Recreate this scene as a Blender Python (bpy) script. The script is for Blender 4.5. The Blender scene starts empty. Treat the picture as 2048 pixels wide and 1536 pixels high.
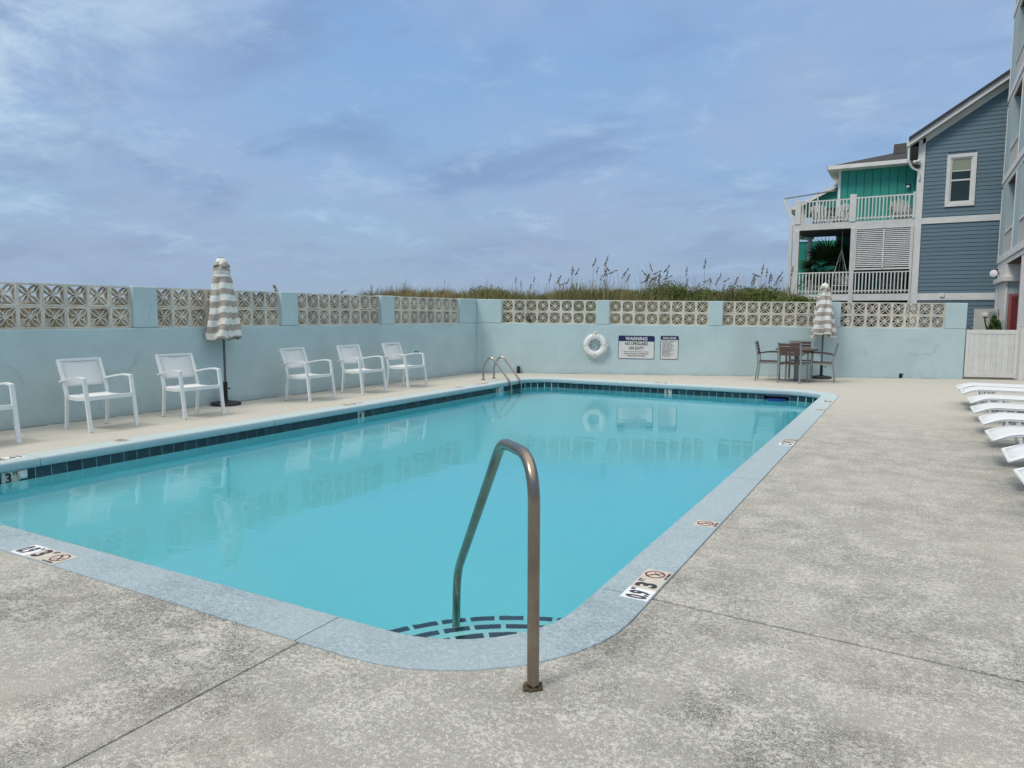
import bpy, bmesh, math, random
import numpy as np
from mathutils import Vector, Matrix, Euler
R = math.radians
random.seed(7)
RNG = np.random.default_rng(7)
S = bpy.context.scene
COL = S.collection

# ------------------------------------------------------------------ camera
cam = bpy.data.cameras.new('camera')
cam.sensor_width = 36
cam.lens = 36 * 1430 / 2048
cam.clip_start = 0.05
cam.clip_end = 6000
camo = bpy.data.objects.new('camera', cam)
COL.objects.link(camo)
camo.matrix_world = (Matrix.Translation((0, 0, 1.45)) @ Matrix.Rotation(R(29.16), 4, 'Z')
                     @ Matrix.Rotation(R(90 - 5.53), 4, 'X') @ Matrix.Rotation(R(0.177), 4, 'Z'))
S.camera = camo
S.view_settings.view_transform = 'Standard'
S.view_settings.look = 'None'
S.view_settings.exposure = 0.14
S.view_settings.gamma = 1
S.view_settings.use_curve_mapping = False
S.cycles.use_denoising = True
S.cycles.max_bounces = 10
S.cycles.transparent_max_bounces = 12
S.cycles.caustics_refractive = True
S.cycles.caustics_reflective = False
S.cycles.sample_clamp_indirect = 6

SUN_EL, SUN_AZ = 52, 205      # azimuth clockwise from +Y : behind the camera, a little left

# ------------------------------------------------------------------ node helper
class NT:
    def __init__(s, tree):
        s.t = tree; s.n = tree.nodes; s.l = tree.links
    def node(s, typ, **kw):
        n = s.n.new(typ)
        for k, v in kw.items():
            if k == 'inp':
                for a, b in v.items():
                    if hasattr(b, 'is_linked') or hasattr(b, 'links'):
                        s.l.new(b, n.inputs[a])
                    else:
                        n.inputs[a].default_value = b
            else:
                setattr(n, k, v)
        return n
    def math(s, op, a, b=0.0, clamp=False):
        n = s.n.new('ShaderNodeMath'); n.operation = op; n.use_clamp = clamp
        for i, v in enumerate((a, b)):
            if hasattr(v, 'links'): s.l.new(v, n.inputs[i])
            else: n.inputs[i].default_value = v
        return n.outputs[0]
    def mix(s, f, a, b):
        n = s.n.new('ShaderNodeMix'); n.data_type = 'RGBA'
        for i, v in ((0, f), (6, a), (7, b)):
            if hasattr(v, 'links'): s.l.new(v, n.inputs[i])
            else: n.inputs[i].default_value = v if i == 0 else (*v, 1)
        return n.outputs[2]
    def noise(s, vec, scale, detail=4, rough=.5, dist=0.0):
        n = s.n.new('ShaderNodeTexNoise')
        n.inputs['Scale'].default_value = scale; n.inputs['Detail'].default_value = detail
        n.inputs['Roughness'].default_value = rough; n.inputs['Distortion'].default_value = dist
        if vec is not None: s.l.new(vec, n.inputs['Vector'])
        return n.outputs['Fac']
    def ramp(s, f, lo, hi):
        n = s.n.new('ShaderNodeMapRange'); n.inputs['From Min'].default_value = lo
        n.inputs['From Max'].default_value = hi; s.l.new(f, n.inputs['Value'])
        n.interpolation_type = 'SMOOTHSTEP'
        return n.outputs['Result']

def sr(r, g, b):          # sRGB 0..255 -> linear
    return tuple(((c / 255 + .055) / 1.055) ** 2.4 if c > 10 else c / 255 / 12.92 for c in (r, g, b))

# ------------------------------------------------------------------ world
W = bpy.data.worlds.new('World'); S.world = W; W.use_nodes = True
w = NT(W.node_tree); w.n.clear()
out = w.node('ShaderNodeOutputWorld'); bg = w.node('ShaderNodeBackground')
w.l.new(bg.outputs[0], out.inputs[0])
sky = w.node('ShaderNodeTexSky', sky_type='NISHITA', sun_disc=False, sun_elevation=R(SUN_EL),
             sun_rotation=R(SUN_AZ), altitude=10, air_density=1.0, dust_density=1.5, ozone_density=2.0)
tc = w.node('ShaderNodeTexCoord')
sep = w.node('ShaderNodeSeparateXYZ'); w.l.new(tc.outputs['Generated'], sep.inputs[0])
zc = w.math('MAXIMUM', sep.outputs[2], 0.0)
den = w.math('ADD', zc, 0.22)
cmb = w.node('ShaderNodeCombineXYZ')
w.l.new(w.math('DIVIDE', sep.outputs[0], den), cmb.inputs[0])
w.l.new(w.math('DIVIDE', sep.outputs[1], den), cmb.inputs[1])
p = cmb.outputs[0]
n1 = w.noise(p, .95, 7, .52, .25)
n2 = w.noise(p, 3.3, 10, .66, .25)
mp = w.node('ShaderNodeMapping', inp={'Scale': (1.0, 1.7, 1), 'Rotation': (0, 0, .6)}); w.l.new(p, mp.inputs[0])
n3 = w.noise(mp.outputs[0], 1.5, 7, .55, .35)
blue_hi, blue_lo = sr(130, 167, 213), sr(150, 181, 211)
grad = w.mix(w.ramp(zc, .02, .40), blue_lo, blue_hi)
nish = w.node('ShaderNodeMix', data_type='RGBA', inp={0: .05}); w.l.new(grad, nish.inputs[6])
sc_ = w.node('ShaderNodeVectorMath', operation='SCALE', inp={3: .1}); w.l.new(sky.outputs[0], sc_.inputs[0])
w.l.new(sc_.outputs[0], nish.inputs[7])
c1 = w.mix(w.math('MULTIPLY', w.ramp(n1, .38, .62), .80), nish.outputs[2], sr(152, 173, 206))     # lavender veil
c2 = w.mix(w.math('MULTIPLY', w.ramp(n3, .46, .70), .60), c1, sr(116, 143, 184))                   # darker grey
c3 = w.mix(w.math('MULTIPLY', w.ramp(n2, .50, .76), .42), c2, sr(188, 210, 228))                   # bright wisps
low = w.mix(w.math('MULTIPLY', w.math('SUBTRACT', 1.0, w.ramp(w.math('ADD', zc, w.math('MULTIPLY', w.math('SUBTRACT', n2, .5), .25)), .02, .19)), .70), c3, sr(150, 168, 190))
# thinner, brighter cloud over to the north-west
dotn = w.node('ShaderNodeVectorMath', operation='DOT_PRODUCT', inp={1: (-.885, .19, .42)})
w.l.new(tc.outputs['Generated'], dotn.inputs[0])
patch = w.math('MULTIPLY', w.ramp(dotn.outputs['Value'], .90, .985), w.ramp(n2, .36, .60))
fin = w.mix(w.math('MULTIPLY', patch, .75), low, sr(200, 222, 232))
mul = w.node('ShaderNodeVectorMath', operation='SCALE', inp={3: 10.0})
# overcast sky brightens smoothly towards the zenith
zenc = w.mix(w.ramp(zc, .40, .90), fin, (1.25, 1.2, 1.12))
w.l.new(zenc, mul.inputs[0]); w.l.new(mul.outputs[0], bg.inputs[0]); bg.inputs[1].default_value = 0.1

sun = bpy.data.lights.new('sun', 'SUN'); sun.energy = 1.5; sun.angle = R(15); sun.color = (1, .93, .82)
suno = bpy.data.objects.new('sun', sun); COL.objects.link(suno)
sd = Vector((math.sin(R(SUN_AZ)) * math.cos(R(SUN_EL)), math.cos(R(SUN_AZ)) * math.cos(R(SUN_EL)), math.sin(R(SUN_EL))))
suno.rotation_euler = sd.to_track_quat('Z', 'Y').to_euler(); suno.location = sd * 50

# ------------------------------------------------------------------ materials
MATS = {}
def mat(name, col, rough=.6, metal=0.0, spec=.5, var=0.0, vscale=3.0, col2=None, bump=0.0, bscale=40, bdist=.004,
        objrand=0.0, dirt=0.0, dirtcol=(.1, .09, .08), dirtscale=1.2):
    m = bpy.data.materials.new(name); m.use_nodes = True
    t = NT(m.node_tree); bs = t.n['Principled BSDF']
    bs.inputs['Roughness'].default_value = rough; bs.inputs['Metallic'].default_value = metal
    bs.inputs['Specular IOR Level'].default_value = spec
    tcn = t.node('ShaderNodeTexCoord'); v = tcn.outputs['Object']
    c = None
    if col2 is None: col2 = tuple(x * .6 for x in col)
    if var > 0:
        f = t.math('MULTIPLY', t.ramp(t.noise(v, vscale, 5, .6), .3, .7), var)
        c = t.mix(f, col, col2)
    if dirt > 0:
        f = t.math('MULTIPLY', t.ramp(t.noise(v, dirtscale, 7, .65, .4), .52, .75), dirt)
        c = t.mix(f, c if c is not None else col, dirtcol)
    if objrand > 0:
        oi = t.node('ShaderNodeObjectInfo')
        h = t.node('ShaderNodeHueSaturation')
        t.l.new(t.math('ADD', 1 - objrand / 2, t.math('MULTIPLY', oi.outputs['Random'], objrand)), h.inputs['Value'])
        if c is None: h.inputs['Color'].default_value = (*col, 1)
        else: t.l.new(c, h.inputs['Color'])
        c = h.outputs[0]
    if c is None: bs.inputs['Base Color'].default_value = (*col, 1)
    else: t.l.new(c, bs.inputs['Base Color'])
    if bump > 0:
        b = t.node('ShaderNodeBump', inp={'Strength': bump, 'Distance': bdist})
        t.l.new(t.noise(v, bscale, 5, .6), b.inputs['Height']); t.l.new(b.outputs[0], bs.inputs['Normal'])
    MATS[name] = m
    return m

def knockdown(name, light, mid, dark, warm=None, stain=.5, isz=.27, grit=.58, clean=None):
    """trowelled 'knock-down' concrete: flat smooth islands over a rough darker ground"""
    m = bpy.data.materials.new(name); m.use_nodes = True
    t = NT(m.node_tree); bs = t.n['Principled BSDF']
    v = t.node('ShaderNodeTexCoord').outputs['Object']
    fine = t.noise(v, 120, 4, .65, .3)
    med = t.noise(v, 44, 5, .65, .5)
    vor = t.node('ShaderNodeTexVoronoi', inp={'Scale': 150.0}); t.l.new(v, vor.inputs['Vector'])
    bigf = t.noise(v, .8, 6, .6, .3)
    bigg = t.noise(v, 3.2, 5, .65)
    th = t.math('ADD', t.math('MULTIPLY', fine, .50), t.math('MULTIPLY', med, .50))
    th = t.math('ADD', th, t.math('MULTIPLY', t.math('SUBTRACT', bigg, .5), isz))
    isl = t.ramp(th, .47, .545)
    c = t.mix(isl, mid, light)
    st = t.ramp(bigf, .42, .62)
    _sy = t.node('ShaderNodeSeparateXYZ'); t.l.new(v, _sy.inputs[0])
    st = t.math('MULTIPLY', st, t.math('ADD', .25, t.math('MULTIPLY', t.ramp(t.math('ADD', _sy.outputs[1], t.math('MULTIPLY', bigg, 2.0)), 7.0, 3.0), .85)))
    pits = t.math('MULTIPLY', t.ramp(th, .495, .435), t.ramp(vor.outputs['Distance'], .15, .5))
    c = t.mix(t.math('MULTIPLY', pits, t.math('ADD', .34, t.math('MULTIPLY', st, .66))), c, dark)
    c = t.mix(t.math('MULTIPLY', t.math('MULTIPLY', st, stain * .25), t.ramp(bigg, .7, .4)), c, mid)
    if warm:
        c = t.mix(t.math('MULTIPLY', t.ramp(t.noise(v, .55, 3, .5), .5, .7), .5), c, warm)
    sp = t.noise(v, 240, 3, .6)
    vc = t.node('ShaderNodeTexVoronoi', feature='DISTANCE_TO_EDGE', inp={'Scale': 105.0, 'Randomness': 1.0}); t.l.new(v, vc.inputs['Vector'])
    ck = t.math('MULTIPLY', t.ramp(vc.outputs['Distance'], .11, .02), t.ramp(t.noise(v, 7, 4, .6), .42, .60))
    c = t.mix(t.math('MULTIPLY', ck, t.math('MULTIPLY', t.math('ADD', .22, t.math('MULTIPLY', st, .70)), grit * 2)), c, dark)
    c = t.mix(t.math('MULTIPLY', t.ramp(sp, .53, .64), grit), c, dark)
    c = t.mix(t.math('MULTIPLY', t.ramp(sp, .47, .38), grit), c, light)
    if clean:
        sp3 = t.node('ShaderNodeSeparateXYZ'); t.l.new(v, sp3.inputs[0])
        wob = t.math('MULTIPLY', t.math('SUBTRACT', bigf, .5), 2.0)
        m1 = t.ramp(t.math('ADD', sp3.outputs[0], t.math('MULTIPLY', wob, .15)), -7.2, -7.7)
        m2 = t.ramp(t.math('ADD', sp3.outputs[1], wob), 8.0, 15.0)
        mk = t.math('MAXIMUM', m1, m2)
        c = t.mix(t.math('MULTIPLY', mk, .78), c, clean)
    t.l.new(c, bs.inputs['Base Color'])
    bs.inputs['Roughness'].default_value = .82; bs.inputs['Specular IOR Level'].default_value = .3
    b = t.node('ShaderNodeBump', inp={'Strength': .6, 'Distance': .004}); t.l.new(t.math('ADD', isl, t.math('MULTIPLY', fine, .6)), b.inputs['Height'])
    t.l.new(b.outputs[0], bs.inputs['Normal'])
    return m

M_deck = knockdown('deck_concrete', (.565, .557, .508), (.40, .395, .355), (.09, .088, .075), warm=(.52, .49, .42), clean=(.57, .555, .49))
M_coping = knockdown('coping_paint', (.43, .53, .575), (.385, .48, .525), (.17, .24, .28), stain=.3, isz=.04, grit=.42, clean=(.52, .63, .64))

def wall_mat(name, col):
    m = bpy.data.materials.new(name); m.use_nodes = True
    t = NT(m.node_tree); bs = t.n['Principled BSDF']
    v = t.node('ShaderNodeTexCoord').outputs['Object']
    a = t.noise(v, 1.3, 6, .62, .3); bfn = t.noise(v, 7, 6, .65, .6); fn = t.noise(v, 60, 4, .6)
    c = t.mix(t.ramp(a, .35, .68), col, tuple(x * .90 for x in col))
    c = t.mix(t.math('MULTIPLY', t.ramp(bfn, .56, .72), .40), c, tuple(x * .85 for x in col))
    pv = t.noise(v, 2.1, 3, .5, .2)
    c = t.mix(t.math('MULTIPLY', t.ramp(pv, .66, .74), .4), c, (.47, .50, .46))
    sepn = t.node('ShaderNodeSeparateXYZ'); t.l.new(v, sepn.inputs[0])
    # grime splashed up from the deck
    c = t.mix(t.math('MULTIPLY', t.ramp(t.math('ADD', sepn.outputs[2], t.math('MULTIPLY', bfn, .25)), .30, .08), .35), c, (.26, .30, .29))
    # faint block course joints ghosting through the stucco
    crs = t.math('ABSOLUTE', t.math('SUBTRACT', t.math('FRACT', t.math('DIVIDE', t.math('ADD', sepn.outputs[2], .03), .61)), .5))
    crk = t.math('MULTIPLY', t.ramp(crs, .494, .499), t.ramp(t.noise(v, 1.6, 3), .45, .6))
    vor = t.node('ShaderNodeTexVoronoi', feature='DISTANCE_TO_EDGE', inp={'Scale': .8})
    wv = t.node('ShaderNodeVectorMath', operation='MULTIPLY_ADD', inp={1: (.25, .25, .25)})
    nz = t.node('ShaderNodeTexNoise', inp={'Scale': 3.0, 'Detail': 4.0}); t.l.new(v, nz.inputs['Vector'])
    t.l.new(nz.outputs['Color'], wv.inputs[0]); t.l.new(v, wv.inputs[2]); t.l.new(wv.outputs[0], vor.inputs['Vector'])
    ck = t.math('MULTIPLY', t.ramp(vor.outputs['Distance'], .010, .002), t.ramp(t.noise(v, 1.1, 2), .52, .6))
    lines = t.math('MAXIMUM', crk, ck)
    c = t.mix(t.math('MULTIPLY', lines, .20), c, (.22, .27, .27))
    t.l.new(c, bs.inputs['Base Color']); bs.inputs['Roughness'].default_value = .7
    bs.inputs['Specular IOR Level'].default_value = .35
    hgt = t.math('ADD', t.math('MULTIPLY', bfn, .9), t.math('ADD', t.math('MULTIPLY', fn, .25), t.math('MULTIPLY', lines, -.35)))
    b = t.node('ShaderNodeBump', inp={'Strength': .5, 'Distance': .008}); t.l.new(hgt, b.inputs['Height'])
    t.l.new(b.outputs[0], bs.inputs['Normal'])
    return m

M_wall = wall_mat('pool_wall_paint', (.485, .62, .63))
M_wallL = M_wall
M_block = mat('breeze_block', (.70, .66, .57), .85, var=.6, vscale=6, col2=(.50, .47, .39), bump=.4, bscale=60, objrand=.22,
              dirt=.6, dirtcol=(.30, .22, .14), dirtscale=5)
M_tile = mat('navy_tile', (.008, .024, .036), .26, var=1, vscale=22, col2=(.026, .060, .068), bump=.3, bscale=30, objrand=.7)
M_plaster = mat('pool_plaster', (.55, .95, .95), .7, var=.15, vscale=1.5, col2=(.50, .90, .91))
M_white = mat('white_metal', (.74, .77, .76), .42, var=.2, vscale=8, col2=(.66, .69, .68))
M_sling = mat('white_sling', (.74, .76, .75), .75, bump=.25, bscale=300, bdist=.001)
M_loungew = mat('white_strap_fabric', (.68, .71, .73), .6, bump=.2, bscale=200, bdist=.001, objrand=.08)
M_steel = mat('brushed_steel', (.46, .44, .41), .25, metal=1, var=.5, vscale=5, col2=(.30, .28, .25), bump=.05, bscale=90)
M_bronze = mat('weathered_steel', (.34, .285, .235), .27, metal=1, var=.7, vscale=7, col2=(.20, .17, .14), dirt=.35, dirtcol=(.28, .18, .11), dirtscale=7)
M_black = mat('black_plastic', (.012, .013, .015), .45)
M_polegrey = mat('dark_grey_pole', (.10, .115, .115), .4, metal=.4)
M_rust = mat('mossy_grout', (.05, .045, .02), .9, var=1, vscale=30, col2=(.12, .09, .05), bump=.8, bscale=60, bdist=.01)
M_wood = mat('brown_slat', (.105, .058, .042), .6, var=.7, vscale=9, col2=(.085, .055, .042), objrand=.35)
M_chairgrey = mat('grey_aluminium', (.26, .28, .27), .45, metal=.3)
M_tabletop = mat('table_brown', (.085, .06, .05), .5, var=.5, vscale=8)
M_signw = mat('sign_white', (.70, .70, .66), .5, var=.2, vscale=7)
M_signb = mat('sign_blue', (.008, .014, .085), .45)
M_signk = mat('sign_black', (.012, .012, .014), .5)
M_ring = mat('ring_white', (.80, .80, .78), .4, var=.25, vscale=8, col2=(.62, .62, .58))
M_rope = mat('rope_white', (.66, .68, .62), .8)
M_vinyl = mat('vinyl_white', (.66, .66, .62), .5, var=.6, vscale=5, col2=(.55, .54, .49), objrand=.12)
M_trim = mat('trim_white', (.82, .83, .82), .6, var=.4, vscale=2, col2=(.55, .57, .55))
M_siding = mat('slate_blue_siding', (.125, .205, .255), .6, var=.35, vscale=1.2, col2=(.15, .23, .275), objrand=.14)
M_teal = mat('teal_board', (.02, .28, .23), .6, var=.4, vscale=1.5, col2=(.02, .27, .215), objrand=.10)
M_deckwood = mat('weathered_white_wood', (.74, .75, .73), .7, var=.6, vscale=4, col2=(.60, .61, .58), objrand=.12)
M_adi = mat('grey_deck_chair', (.36, .37, .35), .7, var=.4, vscale=4)
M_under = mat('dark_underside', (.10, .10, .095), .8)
M_shingle = mat('charcoal_shingle', (.022, .022, .025), .9, var=1, vscale=14, col2=(.05, .047, .047), bump=.6, bscale=25, bdist=.02)
M_metalroof = mat('dark_roof_metal', (.035, .04, .055), .5)
M_glass = mat('window_glass', (.02, .035, .03), .06, spec=.6)
M_blind = mat('window_blind', (.30, .34, .27), .8)
M_btn = mat('hotel_light_blue', (.42, .52, .54), .7, var=.35, vscale=1.5, col2=(.28, .39, .42))
M_hwhite = mat('hotel_white', (.78, .77, .74), .6, var=.35, vscale=2.0, col2=(.60, .58, .53))
M_panel = mat('hotel_panel', (.58, .55, .51), .6, var=.35, vscale=3)
M_soffit = mat('brown_soffit', (.15, .095, .08), .8, var=.4, vscale=2)
M_red = mat('red_door', (.17, .022, .025), .5)
M_redtrim = mat('pink_red_trim', (.32, .11, .11), .5)
M_ac = mat('ac_grey', (.58, .58, .53), .55, var=.3, vscale=3)
M_sand = mat('beach_sand', (.13, .115, .085), .95, var=.9, vscale=.9, col2=(.06, .058, .04), bump=.5, bscale=6, bdist=.05)
_t = NT(M_sand.node_tree); _bs = _t.n['Principled BSDF']; _src = _bs.inputs['Base Color'].links[0].from_socket
_sp = _t.node('ShaderNodeSeparateXYZ'); _t.l.new(_t.node('ShaderNodeTexCoord').outputs['Object'], _sp.inputs[0])
_m = _t.math('MULTIPLY', _t.ramp(_sp.outputs[0], -9.5, -11.5), _t.ramp(_sp.outputs[1], 15.5, 12.0))
_t.l.new(_t.mix(_t.math('MULTIPLY', _m, .75), _src, (.50, .45, .36)), _bs.inputs['Base Color'])
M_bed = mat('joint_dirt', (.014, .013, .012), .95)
M_blue = mat('blue_plastic', (.008, .03, .22), .4)
M_lampw = mat('lamp_white', (.8, .8, .8), .3)
M_markk = mat('marker_black', (.02, .02, .022), .5)
M_markr = mat('marker_red', (.19, .03, .03), .5, var=.4, vscale=20)
M_markw = mat('marker_white', (.74, .77, .80), .5)
M_markt = mat('marker_tan', (.58, .54, .47), .55, var=.3, vscale=9)

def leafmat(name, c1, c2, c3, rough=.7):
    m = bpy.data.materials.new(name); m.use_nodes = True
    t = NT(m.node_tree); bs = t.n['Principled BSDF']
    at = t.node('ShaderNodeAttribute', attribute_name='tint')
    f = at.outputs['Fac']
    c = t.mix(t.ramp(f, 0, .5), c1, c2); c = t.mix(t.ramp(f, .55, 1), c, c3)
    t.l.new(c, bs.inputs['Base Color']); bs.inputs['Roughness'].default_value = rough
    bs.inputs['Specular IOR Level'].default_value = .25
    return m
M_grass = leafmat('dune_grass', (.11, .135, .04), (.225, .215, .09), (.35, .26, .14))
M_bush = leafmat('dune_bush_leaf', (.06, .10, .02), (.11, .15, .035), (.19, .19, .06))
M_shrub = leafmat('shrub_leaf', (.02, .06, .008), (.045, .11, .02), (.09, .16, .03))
M_greyshrub = leafmat('grey_shrub_leaf', (.03, .05, .05), (.07, .10, .11), (.12, .15, .15))
M_palm = leafmat('palm_leaf', (.015, .04, .008), (.035, .075, .018), (.10, .12, .04), .5)
M_oat = mat('sea_oat_head', (.30, .235, .15), .9, var=.6, vscale=9, col2=(.09, .075, .06), objrand=.7)
M_stem = mat('sea_oat_stem', (.24, .24, .12), .8)

def umbrella_mat():
    m = bpy.data.materials.new('striped_canvas'); m.use_nodes = True
    t = NT(m.node_tree); bs = t.n['Principled BSDF']
    at = t.node('ShaderNodeAttribute', attribute_name='stripe')
    f = t.math('FRACT', t.math('DIVIDE', at.outputs['Fac'], .195))
    s_ = t.math('MULTIPLY', t.ramp(f, .47, .50), t.math('SUBTRACT', 1.0, t.ramp(f, .97, 1.0)))
    v = t.node('ShaderNodeTexCoord').outputs['Object']
    g = t.noise(v, 4, 5, .6)
    cl = t.mix(g, (.80, .80, .76), (.64, .63, .56)); cd = t.mix(g, (.42, .375, .32), (.33, .295, .25))
    t.l.new(t.mix(s_, cl, cd), bs.inputs['Base Color']); bs.inputs['Roughness'].default_value = .85
    b = t.node('ShaderNodeBump', inp={'Strength': .3, 'Distance': .004}); t.l.new(t.noise(v, 30, 4, .6), b.inputs['Height'])
    t.l.new(b.outputs[0], bs.inputs['Normal'])
    return m
M_canvas = umbrella_mat()

def water_mat():
    m = bpy.data.materials.new('pool_water'); m.use_nodes = True
    t = NT(m.node_tree); t.n.clear()
    o = t.node('ShaderNodeOutputMaterial'); g = t.node('ShaderNodeBsdfGlass', inp={'IOR': 1.45, 'Roughness': 0.0, 'Color': (1, 1, 1, 1)})
    v = t.node('ShaderNodeTexCoord').outputs['Object']
    mpn = t.node('ShaderNodeMapping', inp={'Rotation': (0, 0, .35), 'Scale': (1.0, 1.5, 1)}); t.l.new(v, mpn.inputs[0])
    h = t.math('ADD', t.math('MULTIPLY', t.noise(mpn.outputs[0], 2.6, 2, .45, .5), .27), t.math('MULTIPLY', t.noise(mpn.outputs[0], 11, 3, .5, .3), .075))
    amp = t.ramp(t.noise(v, .45, 2), .3, .7)
    h = t.math('MULTIPLY', h, t.math('ADD', .45, t.math('MULTIPLY', amp, .9)))
    b = t.node('ShaderNodeBump', inp={'Strength': 1.0, 'Distance': .010}); t.l.new(h, b.inputs['Height'])
    t.l.new(b.outputs[0], g.inputs['Normal']); t.l.new(g.outputs[0], o.inputs[0])
    a = t.node('ShaderNodeVolumeAbsorption', inp={'Color': (.22, .905, .99, 1), 'Density': .58})
    t.l.new(a.outputs[0], o.inputs[1])
    return m
M_water = water_mat()

# ------------------------------------------------------------------ geometry helpers
class MB:
    def __init__(s): s.v = []; s.f = []
    def quadmesh(s, vs, fs):
        o = len(s.v); s.v += [tuple(map(float, q)) for q in vs]; s.f += [tuple(i + o for i in f) for f in fs]; return s
    def box(s, x0, x1, y0, y1, z0, z1, M=None):
        vs = [(x, y, z) for z in (z0, z1) for y in (y0, y1) for x in (x0, x1)]
        if M is not None: vs = [tuple(M @ Vector(q)) for q in vs]
        return s.quadmesh(vs, [(0, 2, 3, 1), (4, 5, 7, 6), (0, 1, 5, 4), (2, 6, 7, 3), (0, 4, 6, 2), (1, 3, 7, 5)])
    def bar(s, p, q, w, h, up=(0, 0, 1)):
        p, q = Vector(p), Vector(q); d = q - p; L = d.length; d.normalize()
        u = Vector(up); x = d.cross(u)
        if x.length < 1e-4: x = d.cross(Vector((1, 0, 0)))
        x.normalize(); z = x.cross(d)
        vs = []
        for e in (p, q):
            for a, b in ((-1, -1), (1, -1), (1, 1), (-1, 1)): vs.append(e + x * (a * w / 2) + z * (b * h / 2))
        return s.quadmesh(vs, [(0, 1, 2, 3), (7, 6, 5, 4), (0, 4, 5, 1), (1, 5, 6, 2), (2, 6, 7, 3), (3, 7, 4, 0)])
    def path(s, pts, w, h, up=(0, 0, 1)):
        """rectangular section swept along points (smooth mitres)"""
        pts = [Vector(q) for q in pts]; n = len(pts); vs = []
        for i in range(n):
            d = (pts[min(i + 1, n - 1)] - pts[max(i - 1, 0)]).normalized()
            x = d.cross(Vector(up)).normalized(); z = x.cross(d)
            for a, b in ((-1, -1), (1, -1), (1, 1), (-1, 1)): vs.append(pts[i] + x * (a * w / 2) + z * (b * h / 2))
        fs = [(0, 1, 2, 3), tuple(4 * (n - 1) + k for k in (3, 2, 1, 0))]
        for i in range(n - 1):
            for k in range(4):
                a, b = 4 * i + k, 4 * i + (k + 1) % 4
                fs.append((a, a + 4, b + 4, b))
        return s.quadmesh(vs, fs)
    def tube(s, pts, r, seg=10, cap=True):
        pts = [Vector(q) for q in pts]; n = len(pts); vs = []; fs = []
        rs = r if isinstance(r, (list, tuple)) else [r] * n
        prev = None
        for i in range(n):
            d = (pts[min(i + 1, n - 1)] - pts[max(i - 1, 0)]).normalized()
            if prev is None:
                x = d.cross(Vector((0, 0, 1)))
                if x.length < 1e-3: x = d.cross(Vector((1, 0, 0)))
            else: x = prev - d * prev.dot(d)
            x.normalize(); prev = x; y = d.cross(x)
            for k in range(seg):
                a = 2 * math.pi * k / seg; vs.append(pts[i] + (x * math.cos(a) + y * math.sin(a)) * rs[i])
        for i in range(n - 1):
            for k in range(seg):
                a, b = i * seg + k, i * seg + (k + 1) % seg; fs.append((a, b, b + seg, a + seg))
        if cap: fs += [tuple(range(seg))[::-1], tuple((n - 1) * seg + k for k in range(seg))]
        return s.quadmesh(vs, fs)
    def lathe(s, prof, seg=24, c=(0, 0, 0)):
        vs = []; fs = []
        for r_, z in prof:
            for k in range(seg):
                a = 2 * math.pi * k / seg; vs.append((c[0] + r_ * math.cos(a), c[1] + r_ * math.sin(a), c[2] + z))
        for i in range(len(prof) - 1):
            for k in range(seg):
                a, b = i * seg + k, i * seg + (k + 1) % seg; fs.append((a, b, b + seg, a + seg))
        fs += [tuple(range(seg))[::-1], tuple((len(prof) - 1) * seg + k for k in range(seg))]
        return s.quadmesh(vs, fs)
    def prism(s, poly, a0, a1, axis='z'):
        """poly 2D; axis z: (x,y)+z ; axis y: (x,z)+y ; axis x: (y,z)+x"""
        n = len(poly); vs = []
        for a in (a0, a1):
            for (u, v) in poly:
                vs.append((u, v, a) if axis == 'z' else ((u, a, v) if axis == 'y' else (a, u, v)))
        fs = [tuple(range(n))[::-1], tuple(n + i for i in range(n))]
        fs += [(i, (i + 1) % n, n + (i + 1) % n, n + i) for i in range(n)]
        return s.quadmesh(vs, fs)
    def sphere(s, c, r, seg=12, rings=8, sc=(1, 1, 1)):
        prof = [(math.sin(math.pi * (i + .02) / (rings + .04)) * r, -math.cos(math.pi * (i + .02) / (rings + .04)) * r) for i in range(rings + 1)]
        o = len(s.v); s.lathe(prof, seg)
        for i in range(o, len(s.v)):
            x, y, z = s.v[i]; s.v[i] = (c[0] + x * sc[0], c[1] + y * sc[1], c[2] + z * sc[2])
        return s
    def mesh(s, name, m, smooth=False):
        me = bpy.data.meshes.new(name); me.from_pydata(s.v, [], s.f); me.update()
        bm = bmesh.new(); bm.from_mesh(me); bmesh.ops.recalc_face_normals(bm, faces=bm.faces); bm.to_mesh(me); bm.free()
        if m is not None: me.materials.append(m)
        if smooth:
            me.shade_smooth()
        return me
    def build(s, name, m, parent=None, loc=(0, 0, 0), rot=(0, 0, 0), smooth=False, bevel=0, seg=2, sharp=None):
        me = s.mesh(name, m, smooth)
        if smooth and sharp is not False: me.set_sharp_from_angle(angle=R(40))
        return link(name, me, parent, loc, rot, bevel, seg)

def link(name, me, parent=None, loc=(0, 0, 0), rot=(0, 0, 0), bevel=0, seg=2):
    o = bpy.data.objects.new(name, me); COL.objects.link(o); o.location = loc; o.rotation_euler = rot
    if parent is not None: o.parent = parent
    if bevel:
        b = o.modifiers.new('bevel', 'BEVEL'); b.width = bevel; b.segments = seg; b.limit_method = 'ANGLE'; b.angle_limit = R(40)
        b.harden_normals = False
    return o
def tag(o, label=None, cat=None, group=None, kind=None):
    if label: o['label'] = label
    if cat: o['category'] = cat
    if group: o['group'] = group
    if kind: o['kind'] = kind
    return o
def thing(name, label, cat, loc=(0, 0, 0), rz=0, group=None, rot=None):
    o = bpy.data.objects.new(name, None); COL.objects.link(o); o.location = loc
    o.rotation_euler = rot if rot else (0, 0, rz); o.empty_display_size = .1
    return tag(o, label, cat, group)
def copy_tree(o, parent=None):
    c = o.copy(); COL.objects.link(c)
    if parent is not None: c.parent = parent
    for ch in [k for k in KIDS.get(o.name, list(o.children))]: copy_tree(ch, c)
    return c
KIDS = {}
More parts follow.
